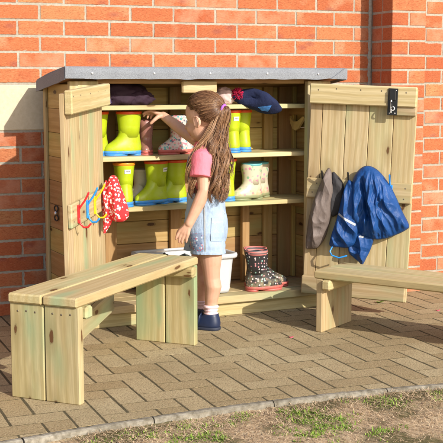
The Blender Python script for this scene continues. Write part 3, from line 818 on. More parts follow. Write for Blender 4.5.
# ----------------------------------------------------------------------------- plastic tub
tub = thing('plastic_tub', 'translucent white plastic storage tub on the cabinet floor behind the girl', 'storage tub', cw(.615, .155, SF), TH)
def rrect(w, d, r, z, n=6):
    p = []
    for cx, cy, a0 in ((w/2-r, d/2-r, 0), (-w/2+r, d/2-r, 90), (-w/2+r, -d/2+r, 180), (w/2-r, -d/2+r, 270)):
        for i in range(n+1):
            a = math.radians(a0+90*i/n); p.append(Vector((cx+r*math.cos(a), cy+r*math.sin(a), z)))
    return p
mb = MB()
mb.rings([rrect(.39, .235, .03, .004), rrect(.40, .245, .034, .02), rrect(.425, .27, .036, .178), rrect(.428, .272, .036, .182), rrect(.422, .266, .034, .182), rrect(.396, .241, .031, .022), rrect(.386, .231, .028, .008)], True, True); mb.build('tub_body', TUB, tub)
mb = MB(); mb.rings([rrect(.428, .273, .036, .176), rrect(.458, .303, .044, .178), rrect(.462, .306, .045, .190), rrect(.458, .302, .044, .198), rrect(.43, .276, .036, .198), rrect(.424, .268, .034, .19)], False, False); mb.build('tub_rim', TUB, tub)
for k in range(9):
    nm, m, dk = (('pink_toy', TOY_PINK, 'pink toy seen through the side of the white tub') if k % 2 else ('dark_toy', TOY_DARK, 'dark toy lying in the open top of the white tub'))
    c = Vector((-.165+.041*k, -.06+.05*(k % 3), .05 if k % 2 else .150))
    t_ = thing(nm, dk, 'toy', cw(.615, .155, SF)+c, k*.7, 'toys inside the tub'); mb = MB()
    rs = []
    for i in range(9):
        th = pi*(i+.1)/8.2; rr = math.sin(th)*(1+.15*math.sin(3*i+k)); rs.append([Vector((.045*rr*math.cos(2*pi*j/14)*(1+.14*math.sin(3*j+k)), .034*rr*math.sin(2*pi*j/14), -.040*math.cos(th))) for j in range(14)])
    mb.rings(rs); mb.build('toy_body', m, t_)
    mb = MB(); mb.tube([(-.04, 0, .01), (0, .004, .038), (.04, 0, .02)], .007, 8, round_ends=True); mb.build('toy_handle', m, t_)

# ----------------------------------------------------------------------------- soft goods
def subdiv_mesh(o, lv=1):
    m = o.modifiers.new('sub', 'SUBSURF'); m.levels = lv; m.render_levels = lv
def drape(mb, outl, bulge, fold, y0=0.0, side=-1, nr=46, na=230, back=.006, gcs=1.0, tint=.5, centre=None):
    """closed cloth body: outline in (x,z), depth along side*y; fold(x,z,t)->extra depth"""
    # smooth closed resample (Catmull-Rom)
    n = len(outl); P = []
    for i in range(na):
        t = i/na*n; k = int(t); f = t-k
        p0, p1, p2, p3 = [Vector((outl[(k+q) % n][0], 0, outl[(k+q) % n][1])) for q in (-1, 0, 1, 2)]
        P.append(.5*((2*p1)+(-p0+p2)*f+(2*p0-5*p1+4*p2-p3)*f*f+(-p0+3*p1-3*p2+p3)*f**3))
    c = Vector((centre[0], 0, centre[1])) if centre else sum(P, Vector())/na
    rs = []
    for i in range(nr+1):
        t = 1-i/nr*.985
        ring_ = []
        for p in P:
            q = c+(p-c)*t
            d = bulge*math.sqrt(max(0, 1-t**2.6))
            d += fold(q.x, q.z, t)*(1-t**6)
            ring_.append(Vector((q.x, y0+side*max(d, .001), q.z)))
        rs.append(ring_)
    bk = []
    for tt in (1.0, .6, .02):
        bk.append([Vector(((c+(p-c)*tt).x, y0-side*back*(1-tt), (c+(p-c)*tt).z)) for p in P])
    allr = bk[::-1][:-1]+rs
    mb.rings(allr, True, True, tint=tint)
dang = math.radians(-40)
def on_right_door(name, label, cat):
    M = CM @ (Matrix.Translation(rdoor.location) @ rdoor.rotation_euler.to_matrix().to_4x4())
    o = link(name, None); o.matrix_world = M @ T(.014, 0, 0); o.empty_display_size = .05
    return tag(o, label, cat)
# blue jacket
jk = on_right_door('blue_jacket', 'crumpled blue waterproof jacket hanging on the right door beside the taupe hat', 'jacket')
def rg(v): return 1-2*abs(math.sin(v))            # sharp valleys between rounded ridges
def crumple(x, z, s):
    p = Vector((x, z, s)); w = Vector((noise.noise(p*9), noise.noise(p*9+Vector((5, 5, 5))), 0))*.05
    q = p+w
    return (1-2*abs(noise.noise(q*14)))*.010+(1-2*abs(noise.noise(q*31+Vector((2, 7, 1)))))*.0045
def fold_j(x, z, t):
    a = math.atan2(x-.30, .76-z); r = math.hypot(x-.30, z-.76)
    f = .013*rg(a*6.5+2.6*noise.noise(Vector((x*7, z*5, 1))))*min(1, r*4)
    f += .007*rg(a*12+2+3.5*noise.noise(Vector((x*6, z*6, 5))))*min(1, r*4)
    zc = max(0, 1-abs(z-.585)/.105); f -= .040*math.exp(-((x-.283-.22*(.60-z)-.01*noise.noise(Vector((z*14, 0, 3))))/.011)**2)*zc**.5
    f += .018*math.exp(-((x-.318-.22*(.60-z))/.016)**2)*zc
    f += .0035*rg(a*26+4*noise.noise(Vector((x*9, z*7, 9))))*min(1, r*4)
    f += crumple(x, z*.6, 2)
    edge = max(0, 1-abs(z-(.405+.35*max(0, x-.43)))/.035)
    f += edge*.005*rg(x*190)-edge*.006
    return f
mb = MB(); drape(mb, [(.290, .737), (.330, .722), (.365, .690), (.400, .645), (.428, .597), (.462, .530), (.497, .466), (.480, .440), (.431, .412), (.390, .394), (.345, .386), (.300, .394), (.262, .405), (.232, .455), (.212, .52), (.206, .60), (.222, .680), (.255, .725)], .060, fold_j, -.056)
b1 = mb.build('jacket_body', NAVY_SHELL, jk)
def fold_s(x, z, t):
    a = x+.35*z
    return .010*rg(a*48+2*noise.noise(Vector((x*8, z*7, 8))))+crumple(x, z*.7, 6)-.010*max(0, 1-abs(z-.355+.3*(x-.2))/.02)
mb = MB(); drape(mb, [(.205, .665), (.240, .62), (.255, .55), (.268, .47), (.262, .405), (.250, .362), (.215, .338), (.165, .336), (.122, .342), (.130, .40), (.145, .452), (.160, .52), (.172, .585), (.186, .64)], .034, fold_s, -.068)
mb.build('sleeve', NAVY_SHELL, jk)
mb = MB(); drape(mb, [(.225, .42), (.275, .43), (.330, .405), (.322, .345), (.300, .290), (.283, .258), (.262, .272), (.235, .292), (.213, .315), (.21, .37)], .028, fold_s, -.05); mb.build('cuff', NAVY_SHELL, jk)
bvh_cache = {}
def bvh_of(objs):
    vs = []; fs = []
    for o in objs:
        n = len(vs); vs += [v.co.copy() for v in o.data.vertices]; fs += [[n+i for i in p.vertices] for p in o.data.polygons]
    return BVHTree.FromPolygons(vs, fs)
def stick(name, m, parent, objs, corners, direction, N=10, M_=3, off=.0025, thick=.002):
    """a patch lying on the surface of objs: a bilinear quad projected along direction"""
    bv = bvh_of(objs); d = Vector(direction).normalized(); c = [Vector(q) for q in corners]
    vs = []; vb = []
    for j in range(M_+1):
        for i in range(N+1):
            s, t = i/N, j/M_
            p = (c[0]*(1-s)+c[1]*s)*(1-t)+(c[3]*(1-s)+c[2]*s)*t
            h = bv.ray_cast(p-d*.5, d)
            q = h[0] if h[0] is not None else p
            vs.append(q-d*off); vb.append(q-d*(off-thick))
    n = len(vs); W_ = N+1
    fs = [[j*W_+i, j*W_+i+1, (j+1)*W_+i+1, (j+1)*W_+i] for j in range(M_) for i in range(N)]
    fb = [[n+k for k in f[::-1]] for f in fs]
    ed = []
    bord = [i for i in range(N)]+[N+W_*j for j in range(M_)]+[M_*W_+i for i in range(N, 0, -1)]+[W_*j for j in range(M_, 0, -1)]
    for k in range(len(bord)): a, b = bord[k], bord[(k+1) % len(bord)]; ed.append([b, a, n+a, n+b])
    mb = MB(); mb.add(vs+vb, fs+fb+ed, smooth=False); return mb.build(name, m, parent)
sl_ = [c for c in jk.children if c.name.startswith('sleeve')]
stick('reflective_strip', SILVER, jk, sl_, [(.163, -.2, .506), (.250, -.2, .460), (.248, -.2, .450), (.162, -.2, .496)], (0, 1, 0), 14, 2)
stick('name_label', WHITE, jk, list(jk.children)[:3], [(.268, -.2, .404), (.287, -.2, .401), (.287, -.2, .393), (.268, -.2, .396)], (0, 1, 0), 5, 1)
mb = MB(); mb.tube([(.140, -.075, .345), (.128, -.085, .315), (.140, -.09, .297), (.175, -.09, .288), (.21, -.085, .300)], .004, 8, round_ends=True); mb.build('drawcord', BLUE_P, jk)
# taupe waterproof hat / hood
tp = on_right_door('taupe_hood', 'taupe brown waterproof hood hanging by the hinge edge of the right door', 'hood')
def fold_t(x, z, t): return .008*rg((x*.9+z*.28)*38+2*noise.noise(Vector((x*8, z*6, 3))))+crumple(x, z*.6, 11)*1.2
mb = MB(); drape(mb, [(.090, .712), (.112, .690), (.132, .625), (.126, .56), (.121, .485), (.106, .42), (.092, .372), (.060, .322), (.020, .312), (.0, .322), (.004, .43), (.016, .50), (.032, .565), (.058, .64)], .050, fold_t, -.042); mb.build('hood_shell', TAUPE, tp)
mb = MB(); drape(mb, [(.112, .690), (.140, .680), (.168, .645), (.176, .59), (.170, .525), (.146, .49), (.118, .485), (.110, .57)], .024, fold_t, -.042); mb.build('hood_lining', CHARCOAL, tp)
# red flowered cloth on the left door, hanging off the hook nearest the hinge
nd = Vector((-math.sin(math.radians(238)), math.cos(math.radians(238)), 0))
org = dl(ldoor, .085, .055, .62)
rc = link('sun_hat', None); rc.empty_display_size = .05
# local x along the door normal, y along the door (thickness), z up
xx = nd.normalized(); zz_ = Vector((0, 0, 1)); yy = zz_.cross(xx)
rc.matrix_world = Matrix(((xx.x, yy.x, 0, org.x), (xx.y, yy.y, 0, org.y), (xx.z, yy.z, 1, org.z), (0, 0, 0, 1)))
tag(rc, 'red cotton sun hat with white flowers hanging from the hooks of the left door', 'hat')
def fold_r(x, z, t): return .011*rg(x*52+1.5*noise.noise(Vector((x*12, z*9, 3))))*min(1, max(0, (.09-z)*9))+crumple(x*1.3, z, 4)*.8
mb = MB(); drape(mb, [(.032, .102), (.050, .092), (.064, .055), (.082, .010), (.100, -.055), (.098, -.082), (.080, -.100), (.052, -.104), (.026, -.095), (.006, -.060), (-.004, .0), (.004, .060), (.016, .094)], .048, fold_r, 0, -1, back=.03); mb.build('hat_crown', RED_FLORAL, rc)
mb = MB(); drape(mb, [(.004, .080), (.018, .04), (.024, -.04), (.030, -.09), (.014, -.125), (-.010, -.158), (-.014, -.10), (-.016, 0), (-.008, .06)], .016, fold_r, -.012, -1, back=.01); mb.build('hat_brim', RED_FLORAL, rc)

# things on the top shelf
ST = 1.0136
def lump(name, m, parent, c, r, seed, amp=.2, fr=9, flat=0.0, rz=0, nu=44, nv=26, foldk=0):
    mb = MB(); rs = []
    for i in range(nv+1):
        th = pi*(i+.05)/(nv+.1); ringp = []
        for j in range(nu):
            ph = 2*pi*j/nu
            p = Vector((math.sin(th)*math.cos(ph), math.sin(th)*math.sin(ph), -math.cos(th)))
            k = 1+amp*noise.noise(p*1.6+Vector((seed, 0, 0)))+amp*.5*noise.noise(p*4+Vector((0, seed, 0)))
            if foldk: k += foldk*math.sin(p.x*9+p.z*12+3*noise.noise(p*2+Vector((seed, 3, 0))))
            q = Vector((p.x*r[0]*k, p.y*r[1]*k, p.z*r[2]*k))
            q.rotate(Matrix.Rotation(rz, 3, 'Z'))
            q.z = max(q.z, flat)
            ringp.append(Vector(c)+q)
        rs.append(ringp)
    mb.rings(rs); return mb.build(name, m, parent)
bag = thing('folded_bag', 'dark plum fabric bag slumped on the left end of the top shelf', 'bag', cw(.30, .19, ST), TH)
lump('bag_body', PLUM, bag, (0, 0, .045), (.150, .095, .064), 3, .22, flat=-.0445, foldk=.05)
lump('bag_flap', PLUM, bag, (.075, -.055, .030), (.075, .045, .040), 8, .2, flat=-.029, foldk=.05)
lump('bag_side', fabric('violet_fabric', (.06, .045, .16), .7), bag, (-.115, -.075, .018), (.05, .04, .024), 5, .15, flat=-.0175)
hat = thing('navy_hat', 'navy knitted hat with blue lining drooping over the right end of the top shelf', 'hat', cw(.97, .10, ST), TH)
mb = MB()
rs = []
for i in range(17):
    t = i/16; c = Vector((-.085+.135*t, -.045-.03*t, .036-.066*t**2.0)); w = (.026+.040*math.sin(pi*min(1, t*1.02)**.8)**.6)
    if i in (0, 16): w *= .35
    rs.append([c+Vector((-.05*math.cos(a), w*.95*math.cos(a), w*.72*math.sin(a)))*(1+.06*noise.noise(Vector((t*6, a*2, 1)))) for a in [2*pi*j/26 for j in range(26)]])
mb.rings(rs); hb = mb.build('hat_body', NAVY_KNIT, hat)
stick('hat_lining', SKY_BLUE, hat, [hb], [(-.026, -.2, -.012), (.030, -.2, -.004), (.026, -.2, -.034), (.0, -.2, -.030)], (0, 1, 0), 10, 4, .002, .0015)
bob = thing('bobble_hat', 'pale pink knitted hat with crimson pompom beside the navy hat', 'hat', cw(.825, .13, ST), TH)
lump('knit_body', PINK_KNIT, bob, (-.005, 0, .036), (.055, .055, .046), 4, .15, flat=-.0355, foldk=.04)
mb = MB(); random.seed(5)
pc = Vector((.040, -.055, .050))
for _ in range(420):
    d = Vector((random.gauss(0, 1), random.gauss(0, 1), random.gauss(0, 1))).normalized(); mb.tube([pc, pc+d*.020, pc+d*rnd(.028, .034)], [.002, .002, .0012], 5, tint=rnd(0, 1))
mb.build('pompom', CRIMSON, bob)
dk = thing('dark_scarf', 'dark purple scarf lying behind the girl\'s head on the top shelf', 'scarf', cw(.755, .17, ST), TH)
lump('scarf_body', PLUM, dk, (0, 0, .040), (.045, .06, .052), 12, .2, flat=-.0395, foldk=.05)
mb = MB(); mb.tube([(-.02, -.05, .012), (-.06, -.07, .010), (-.10, -.06, .011), (-.13, -.04, .010)], [(.010, .022)]*4, 10, round_ends=False); mb.build('scarf_end', PLUM, dk)

# ----------------------------------------------------------------------------- little things on the ground
def petal(label, x, y):
    o = thing('petal', label, 'petal', (x, y, .003), rnd(0, 6), 'fallen petals'); mb = MB(); rs = []
    for i in range(7):
        t = i/6; w = .009*math.sin(pi*(.06+.88*t)); rs.append([Vector((-.011+.022*t, w*math.cos(a), .0015*math.sin(a)+.004*(2*t-1)**2)) for a in [2*pi*j/10 for j in range(10)]])
    mb.rings(rs); mb.build('petal_blade', PETAL, o)
petal('small pink petal on the pavers in front of the plinth', .824, -.95); petal('small pink petal on the pavers beyond the low bench', 1.747, -.702)
def weed(label, x, y, n=9, h=.022):
    o = thing('weed', label, 'weed', (x, y, -.002), 0, 'weeds in the paving'); mb = MB()
    for k in range(n):
        a = rnd(0, 2*pi); d = Vector((math.cos(a), math.sin(a), 0)); L = rnd(.5, 1)*h; s = Vector((-d.y, d.x, 0))
        vs = []; 
        for i in range(5):
            t = i/4; w = .0055*math.sin(pi*(.1+.85*t)); c = d*L*t*1.2+Vector((0, 0, L*t*(1.2-.7*t))); vs += [c-s*w, c+s*w+Vector((0, 0, .001))]
        mb.add(vs, [[2*i, 2*i+1, 2*i+3, 2*i+2] for i in range(4)], smooth=True)
    mb.build('leaves', LEAFM, o)
    mb = MB(); mb.tube([(0, 0, -.004), (0, 0, .010)], .0014, 6); mb.build('stem', LEAFM, o)
weed('little green weed in a joint beyond the low bench', 1.579, -.419)

# ----------------------------------------------------------------------------- the girl
random.seed(21)
YA = math.radians(22.21)
girl = thing('person', 'girl with long brown ponytail and pale denim shorts reaching for a boot', 'person', (.555, -.600, 0), -YA)
V3 = Vector
def remesh(name, mb, m, parent, vox, smooth=4, fac=.5):
    me = mb.mesh(name+'_raw', m); o = bpy.data.objects.new(name+'_raw', me); COL.objects.link(o)
    r = o.modifiers.new('r', 'REMESH'); r.mode = 'VOXEL'; r.voxel_size = vox; r.use_smooth_shade = True
    s = o.modifiers.new('s', 'SMOOTH'); s.iterations = smooth; s.factor = fac
    dg = bpy.context.evaluated_depsgraph_get(); dg.update()
    ev = o.evaluated_get(dg); nm = bpy.data.meshes.new_from_object(ev); nm.name = name
    bpy.data.objects.remove(o); bpy.data.meshes.remove(me)
    nm.materials.clear(); nm.materials.append(m)
    for p in nm.polygons: p.use_smooth = True
    return link(name, nm, parent)
Ft = V3((-.93, .37, 0)).normalized(); Lt = V3((0, 0, 1)).cross(Ft)       # torso forward, left
HC = V3((-.006, 0, .966))
Fh = V3((-.875, .46, -.17)).normalized(); Lh = V3((0, 0, 1)).cross(Fh).normalized(); Uh = Fh.cross(Lh)
HR = Matrix((Fh, Lh, Uh)).transposed()
def hp(f, l, u): return HC+Fh*f+Lh*l+Uh*u
def limb(mb, pts, rad, n=14): mb.tube(pts, rad, n, round_ends=True)
mb = MB()
# torso
tz = [(.40, .066, .086), (.45, .072, .090), (.50, .070, .088), (.56, .066, .080), (.62, .066, .080), (.68, .068, .086), (.73, .067, .090), (.77, .060, .085), (.795, .048, .062), (.815, .036, .040)]
rs = []
for z, a, b in tz:
    c = V3((.012 if z > .5 else .004, .0, z)); rs.append([c+Ft*a*math.cos(q)+Lt*b*math.sin(q) for q in [2*pi*j/24 for j in range(24)]])
mb.rings(rs)
limb(mb, [(.008, 0, .78), (.004, 0, .83), hp(-.012, 0, -.06)], [.036, .032, .034])
# head
mb.ellip(hp(-.010, 0, .020), (.092, .074, .084), HR, 28, 18)
mb.ellip(hp(.022, 0, -.042), (.060, .056, .068), HR, 24, 16)
mb.ellip(hp(.060, 0, -.090), (.020, .024, .018), HR)
mb.ellip(hp(.052, .030, -.045), (.026, .022, .026), HR); mb.ellip(hp(.052, -.030, -.045), (.026, .022, .026), HR)
limb(mb, [hp(.076, 0, .0), hp(.086, 0, -.018), hp(.094, 0, -.034)], [.007, .008, .0105])
mb.ellip(hp(.086, .008, -.037), (.007, .006, .005), HR); mb.ellip(hp(.086, -.008, -.037), (.007, .006, .005), HR)
for s in (1, -1):
    R2 = HR @ Matrix.Rotation(s*.30, 3, 'Z')
    mb.ellip(hp(-.006, s*.076, -.022), (.017, .0065, .026), R2, 18, 12)
    mb.tube([hp(-.002, s*.078, -.046), hp(.010, s*.078, -.036), hp(.011, s*.079, -.014), hp(.002, s*.083, .002), hp(-.012, s*.087, .000), hp(-.022, s*.090, -.014), hp(-.018, s*.087, -.032), hp(-.008, s*.081, -.046)], .0042, 8, round_ends=True)
# arms
def hand(mb, wr, kn, across, tips, thumb, nr):
    """wr wrist, kn knuckle centre, across = unit from little to index, tips = four (dir1, dir2, dir3) curl offsets"""
    fd = (kn-wr).normalized(); sp = .0135
    for i in range(4):
        k = kn+across*(sp*(i-1.5))-fd*(.006 if i in (0,) else 0)
        limb(mb, [wr+across*(.006*(i-1.5)), wr.lerp(k, .5), k], [.0115, .0105, .0085], 10)
        L = (.034, .042, .045, .040)[i]; q = k; pts = [q]
        for d, f in zip(tips[i], (.44, .32, .24)): q = q+d.normalized()*L*f; pts.append(q)
        limb(mb, pts, [.0074, .0068, .0062, .0050], 10)
    limb(mb, [wr+across*.008, thumb[0], thumb[1], thumb[2]], [.0110, .0102, .0088, .0072], 10)
rsh = V3((.050, .105, .790)); rel = V3((-.091, .16, .885)); rwr = V3((-.200, .20, .965))
limb(mb, [rsh, rsh.lerp(rel, .5)+V3((0, 0, .004)), rel, rel.lerp(rwr, .35)+V3((0, -.004, 0)), rwr], [.036, .033, .028, .0275, .0195])
rkn = V3((-.250, .206, .984)); fd = (rkn-rwr).normalized(); ac = V3((-.22, -.93, .20)).normalized()
down = V3((-.70, -.06, -.55)); dn2 = V3((-.50, -.06, -.85)); dn3 = V3((-.2, 0, -1))
hand(mb, rwr, rkn, ac, [(down, dn2, dn3), (down+V3((-.1, 0, .1)), dn2, dn3), (V3((-.9, -.02, -.30)), V3((-.85, 0, -.5)), V3((-.6, 0, -.8))), (V3((-.95, -.1, -.22)), V3((-.9, -.05, -.40)), V3((-.75, 0, -.6)))], (V3((-.224, .174, .958)), V3((-.240, .166, .944)), V3((-.254, .166, .930))), 0)
lsh = V3((-.006, -.098, .785)); lel = V3((-.002, -.138, .645)); lwr = V3((-.068, -.148, .500))
limb(mb, [lsh, lsh.lerp(lel, .5), lel, lel.lerp(lwr, .35)+V3((.002, 0, 0)), lwr], [.036, .033, .0285, .028, .020])
lkn = V3((-.094, -.150, .455)); ac = V3((-.80, .30, .45)).normalized()
d1 = V3((-.45, -.02, -.9)); d2 = V3((-.30, .06, -.95)); d3 = V3((-.10, .12, -1))
hand(mb, lwr, lkn, ac, [(V3((-.30, -.02, -.95)), V3((-.20, .05, -1)), V3((-.05, .1, -1))), (V3((-.40, -.02, -.92)), d2, d3), (d1, d2, d3), (V3((-.52, -.02, -.85)), V3((-.42, .05, -.9)), V3((-.25, .1, -.95)))], (V3((-.098, -.128, .478)), V3((-.118, -.118, .458)), V3((-.126, -.118, .432))), 0)
# legs and feet
for hip, kn_, an, s in ((V3((.018, -.046, .41)), V3((.030, -.052, .258)), V3((.026, -.052, .075)), 1), (V3((-.012, .056, .42)), V3((-.022, .060, .258)), V3((-.018, .058, .075)), -1)):
    calf = kn_.lerp(an, .32)+V3((.008, -.003, 0)); mid = hip.lerp(kn_, .5)+V3((.002, 0, 0))
    limb(mb, [hip+V3((0, 0, .02)), mid, kn_+V3((-.002, 0, .02)), kn_+V3((0, 0, -.022)), calf, kn_.lerp(an, .7), an], [.050, .051, .041, .0375, .0385, .029, .024], 18)
    mb.ellip(kn_+Ft*.022, (.020, .020, .026), None)
    limb(mb, [an+V3((0, 0, -.02))-Ft*.012, an+V3((0, 0, -.042))+Ft*.05], [.024, .020])
body = remesh('body', mb, SKIN, girl, .0030, 3, .5)
# eyes, lips
for s in (1, -1):
    mb = MB(); mb.ellip(hp(.0575, s*.029, -.004), (.0115, .0115, .0095), HR, 16, 10); e = mb.build('eye', EYE, girl)
    mb = MB(); mb.ellip(hp(.0670, s*.029, -.004), (.003, .0052, .0052), HR, 12, 8); mb.build('iris', IRIS, e)
    mb = MB(); mb.tube([hp(.078, s*.014, .016), hp(.078, s*.029, .021), hp(.066, s*.045, .016)], [.002, .003, .0015], 6); mb.build('eyebrow', HAIR, girl)
mb = MB(); mb.tube([hp(.074, -.018, -.064), hp(.082, -.006, -.062), hp(.0825, 0, -.063), hp(.082, .006, -.062), hp(.074, .018, -.064)], [.002, .0042, .0036, .0042, .002], 8); mb.tube([hp(.074, -.016, -.067), hp(.081, 0, -.071), hp(.074, .016, -.067)], [.002, .0052, .002], 8); mb.build('lips', LIP, girl)
# pink T-shirt
mb = MB(); rs = []
for z, a, b in [(.53, .078, .094), (.58, .076, .090), (.64, .074, .088), (.69, .076, .094), (.735, .074, .098), (.775, .066, .094), (.800, .054, .070), (.820, .043, .046), (.830, .038, .038)]:
    c = V3((.012, 0, z)); rs.append([c+Ft*a*math.cos(q)+Lt*b*math.sin(q) for q in [2*pi*j/28 for j in range(28)]])
mb.rings(rs)
mb.tube([lsh+V3((.004, .03, .016)), lsh+V3((-.004, -.012, 0)), lsh.lerp(lel, .36)+V3((-.010, -.006, 0)), lsh.lerp(lel, .60)+V3((-.014, -.008, 0))], [.046, .050, .049, .051], 18)
mb.tube([rsh+V3((.0, -.03, .0)), rsh, rsh.lerp(rel, .30), rsh.lerp(rel, .58)], [.046, .050, .048, .046], 18)
for k in range(16):   # creases
    a = rnd(0, 2*pi); z = rnd(.60, .76); c = V3((.012, 0, z)); p = c+Ft*.074*math.cos(a)+Lt*.092*math.sin(a); mb.tube([p+V3((0, 0, .02)), p, p-V3((0, 0, .02))+Lt*.008], [.002, .006, .002], 6)
shirt = remesh('shirt', mb, PINK, girl, .0042, 5, .5)
# denim dungaree shorts
mb = MB(); rs = []
for z, a, b in [(.395, .086, .108), (.42, .093, .115), (.46, .098, .117), (.50, .096, .113), (.54, .087, .105), (.58, .085, .101), (.618, .085, .100), (.626, .082, .097)]:
    c = V3((.004, 0, z)); rs.append([c+Ft*a*math.cos(q)+Lt*b*math.sin(q) for q in [2*pi*j/32 for j in range(32)]])
mb.rings(rs)
for c0, c1, r0, r1 in ((V3((.012, -.046, .45)), V3((.014, -.052, .357)), .070, .076), (V3((-.012, .050, .45)), V3((-.020, .056, .357)), .070, .076)):
    rs = []
    for i in range(7):
        t = i/6; c = c0.lerp(c1, t); r = r0+(r1-r0)*t+.002*math.sin(i*2.1)
        rs.append([c+V3((r*1.06*math.cos(q), r*.98*math.sin(q), .003*math.sin(3*q))) for q in [2*pi*j/32 for j in range(32)]])
    q = 2*pi
    r = r1+.003
    rs.append([c1+V3((r*1.06*math.cos(q), r*.98*math.sin(q), -.004+.003*math.sin(3*q))) for q in [2*pi*j/32 for j in range(32)]])
    mb.rings(rs)
for k in range(26):
    a = rnd(0, 2*pi); z = rnd(.40, .58); c = V3((.004, 0, z)); p = c+Ft*.083*math.cos(a)+Lt*.104*math.sin(a); d = V3((rnd(-.02, .02), 0, .022)); mb.tube([p+d, p, p-d], [.002, .006, .002], 6)
shorts = remesh('dungaree_shorts', mb, DENIM, girl, .0042, 4, .5)
V0 = V3((0, 0, 0))
# hem roll, side seam, pockets
def around(z, a0, a1, n=20, off=0): return [V3((.004, 0, z)) for _ in range(n)]
stick('back_pocket', DENIM, shorts, [shorts], [(.030, -.3, .520), (.083, -.3, .515), (.078, -.3, .412), (.026, -.3, .418)], (0, 1, 0), 10, 10, .004, .003)
stick('embroidered_pocket', EMBROID, shorts, [shorts], [(-.062, -.3, .448), (-.012, -.3, .455), (-.008, -.3, .368), (-.075, -.3, .370)], (.0, 1, 0), 12, 12, .0035, .003)
stick('side_seam', GREY_DENIM, shorts, [shorts], [(-.006, -.3, .600), (.001, -.3, .600), (.005, -.3, .362), (-.002, -.3, .362)], (0, 1, 0), 2, 30, .0025, .002)
stick('hem_band', DENIM, shorts, [shorts], [(-.062, -.3, .372), (.086, -.3, .368), (.086, -.3, .354), (-.062, -.3, .358)], (0, 1, 0), 26, 2, .0035, .003)
stick('pocket_stitching', WHITE, shorts, [shorts], [(.032, -.3, .502), (.081, -.3, .498), (.081, -.3, .4955), (.032, -.3, .4995)], (0, 1, 0), 10, 1, .0052, .001)
# bib and straps
mb = MB(); vs = []; N = 14; M_ = 12
for j in range(M_+1):
    z = .595+.155*j/M_; wd = 1.25-.35*j/M_
    for i in range(N+1):
        a = wd*(2*i/N-1); c = V3((.012, 0, z)); vs.append(c+Ft*.086*math.cos(a)+Lt*.105*math.sin(a))
for j in range(M_+1):
    z = .595+.155*j/M_; wd = 1.25-.35*j/M_
    for i in range(N+1):
        a = wd*(2*i/N-1); c = V3((.012, 0, z)); vs.append(c+Ft*.080*math.cos(a)+Lt*.098*math.sin(a))
n = (N+1)*(M_+1); W_ = N+1
fs = [[j*W_+i, j*W_+i+1, (j+1)*W_+i+1, (j+1)*W_+i] for j in range(M_) for i in range(N)]; fs += [[n+k for k in f[::-1]] for f in fs]
bord = [i for i in range(N)]+[N+W_*j for j in range(M_)]+[M_*W_+i for i in range(N, 0, -1)]+[W_*j for j in range(M_, 0, -1)]
for k in range(len(bord)): a, b = bord[k], bord[(k+1) % len(bord)]; fs.append([b, a, n+a, n+b])
mb.add(vs, fs, smooth=True); mb.build('bib', GREY_DENIM, girl)
for s in (1, -1):
    mb = MB(); cc = V3((.012, 0, 0))
    P = [cc+Ft*.074+Lt*s*.060+V3((0, 0, .742)), cc+Ft*.066+Lt*s*.058+V3((0, 0, .785)), cc+Ft*.035+Lt*s*.058+V3((0, 0, .822)), cc-Ft*.01+Lt*s*.058+V3((0, 0, .826)), cc-Ft*.055+Lt*s*.054+V3((0, 0, .79)), cc-Ft*.082+Lt*s*.040+V3((0, 0, .70)), cc-Ft*.082+Lt*s*.02+V3((0, 0, .60))]
    mb.tube(P, [(.004, .013)]*len(P), 10, ell=Ft); mb.build('strap', GREY_DENIM, girl)
# socks and shoes
for an, s in ((V3((.026, -.052, .075)), 1), (V3((-.018, .058, .075)), -1)):
    mb = MB(); P = []; Rr = []
    for i in range(13):
        z = .060+.055*i/12; P.append(V3((an.x, an.y, z))); Rr.append(.0255 if i < 3 else (.0305+.0042*math.sin(i*1.9+s)+(.004 if i > 8 else 0)))
    mb.tube(P, Rr, 18); mb.build('sock', SOCK, girl)
    fo = V3((an.x, an.y, 0)); q = Matrix((Ft, Lt, V3((0, 0, 1)))).transposed()
    def sh(rows, mat, nm, par):
        mb = MB(); mb.rings([[fo+q @ V3((x, y, z)) for x, y in outline(af, ab, b, 26, 2.3)] for z, af, ab, b in rows], True, True); return mb.build(nm, mat, par)
    up = sh([(.012, .106, .042, .034), (.024, .107, .044, .0355), (.036, .102, .044, .0355), (.046, .088, .042, .034), (.056, .066, .040, .033), (.066, .042, .037, .032), (.074, .032, .035, .031), (.076, .028, .031, .028), (.070, .026, .029, .026)], SHOE, 'shoe', girl)
    sh([(0, .106, .043, .034), (.004, .109, .045, .036), (.013, .110, .046, .037), (.015, .106, .043, .034)], SHOE_SOLE, 'shoe_sole', up)
    mb = MB(); mb.tube([fo+q @ V3((.045, -.036, .03)), fo+q @ V3((.042, -.030, .060)), fo+q @ V3((.042, 0, .073)), fo+q @ V3((.042, .030, .060)), fo+q @ V3((.045, .037, .03))], [(.003, .013)]*5, 10, ell=Ft); mb.build('shoe_strap', SHOE, up)

# hair
tie = hp(-.090, .004, .030)+V3((.002, -.006, 0))
def on_skull(d, k=1.0):
    """point on the enlarged skull ellipsoid in direction d (head axes)"""
    d = d.normalized(); a, b, c = .099*k, .081*k, .092*k
    t = 1/math.sqrt((d.x/a)**2+(d.y/b)**2+(d.z/c)**2); return hp(-.010+d.x*t, d.y*t, .020+d.z*t)
mb = MB()
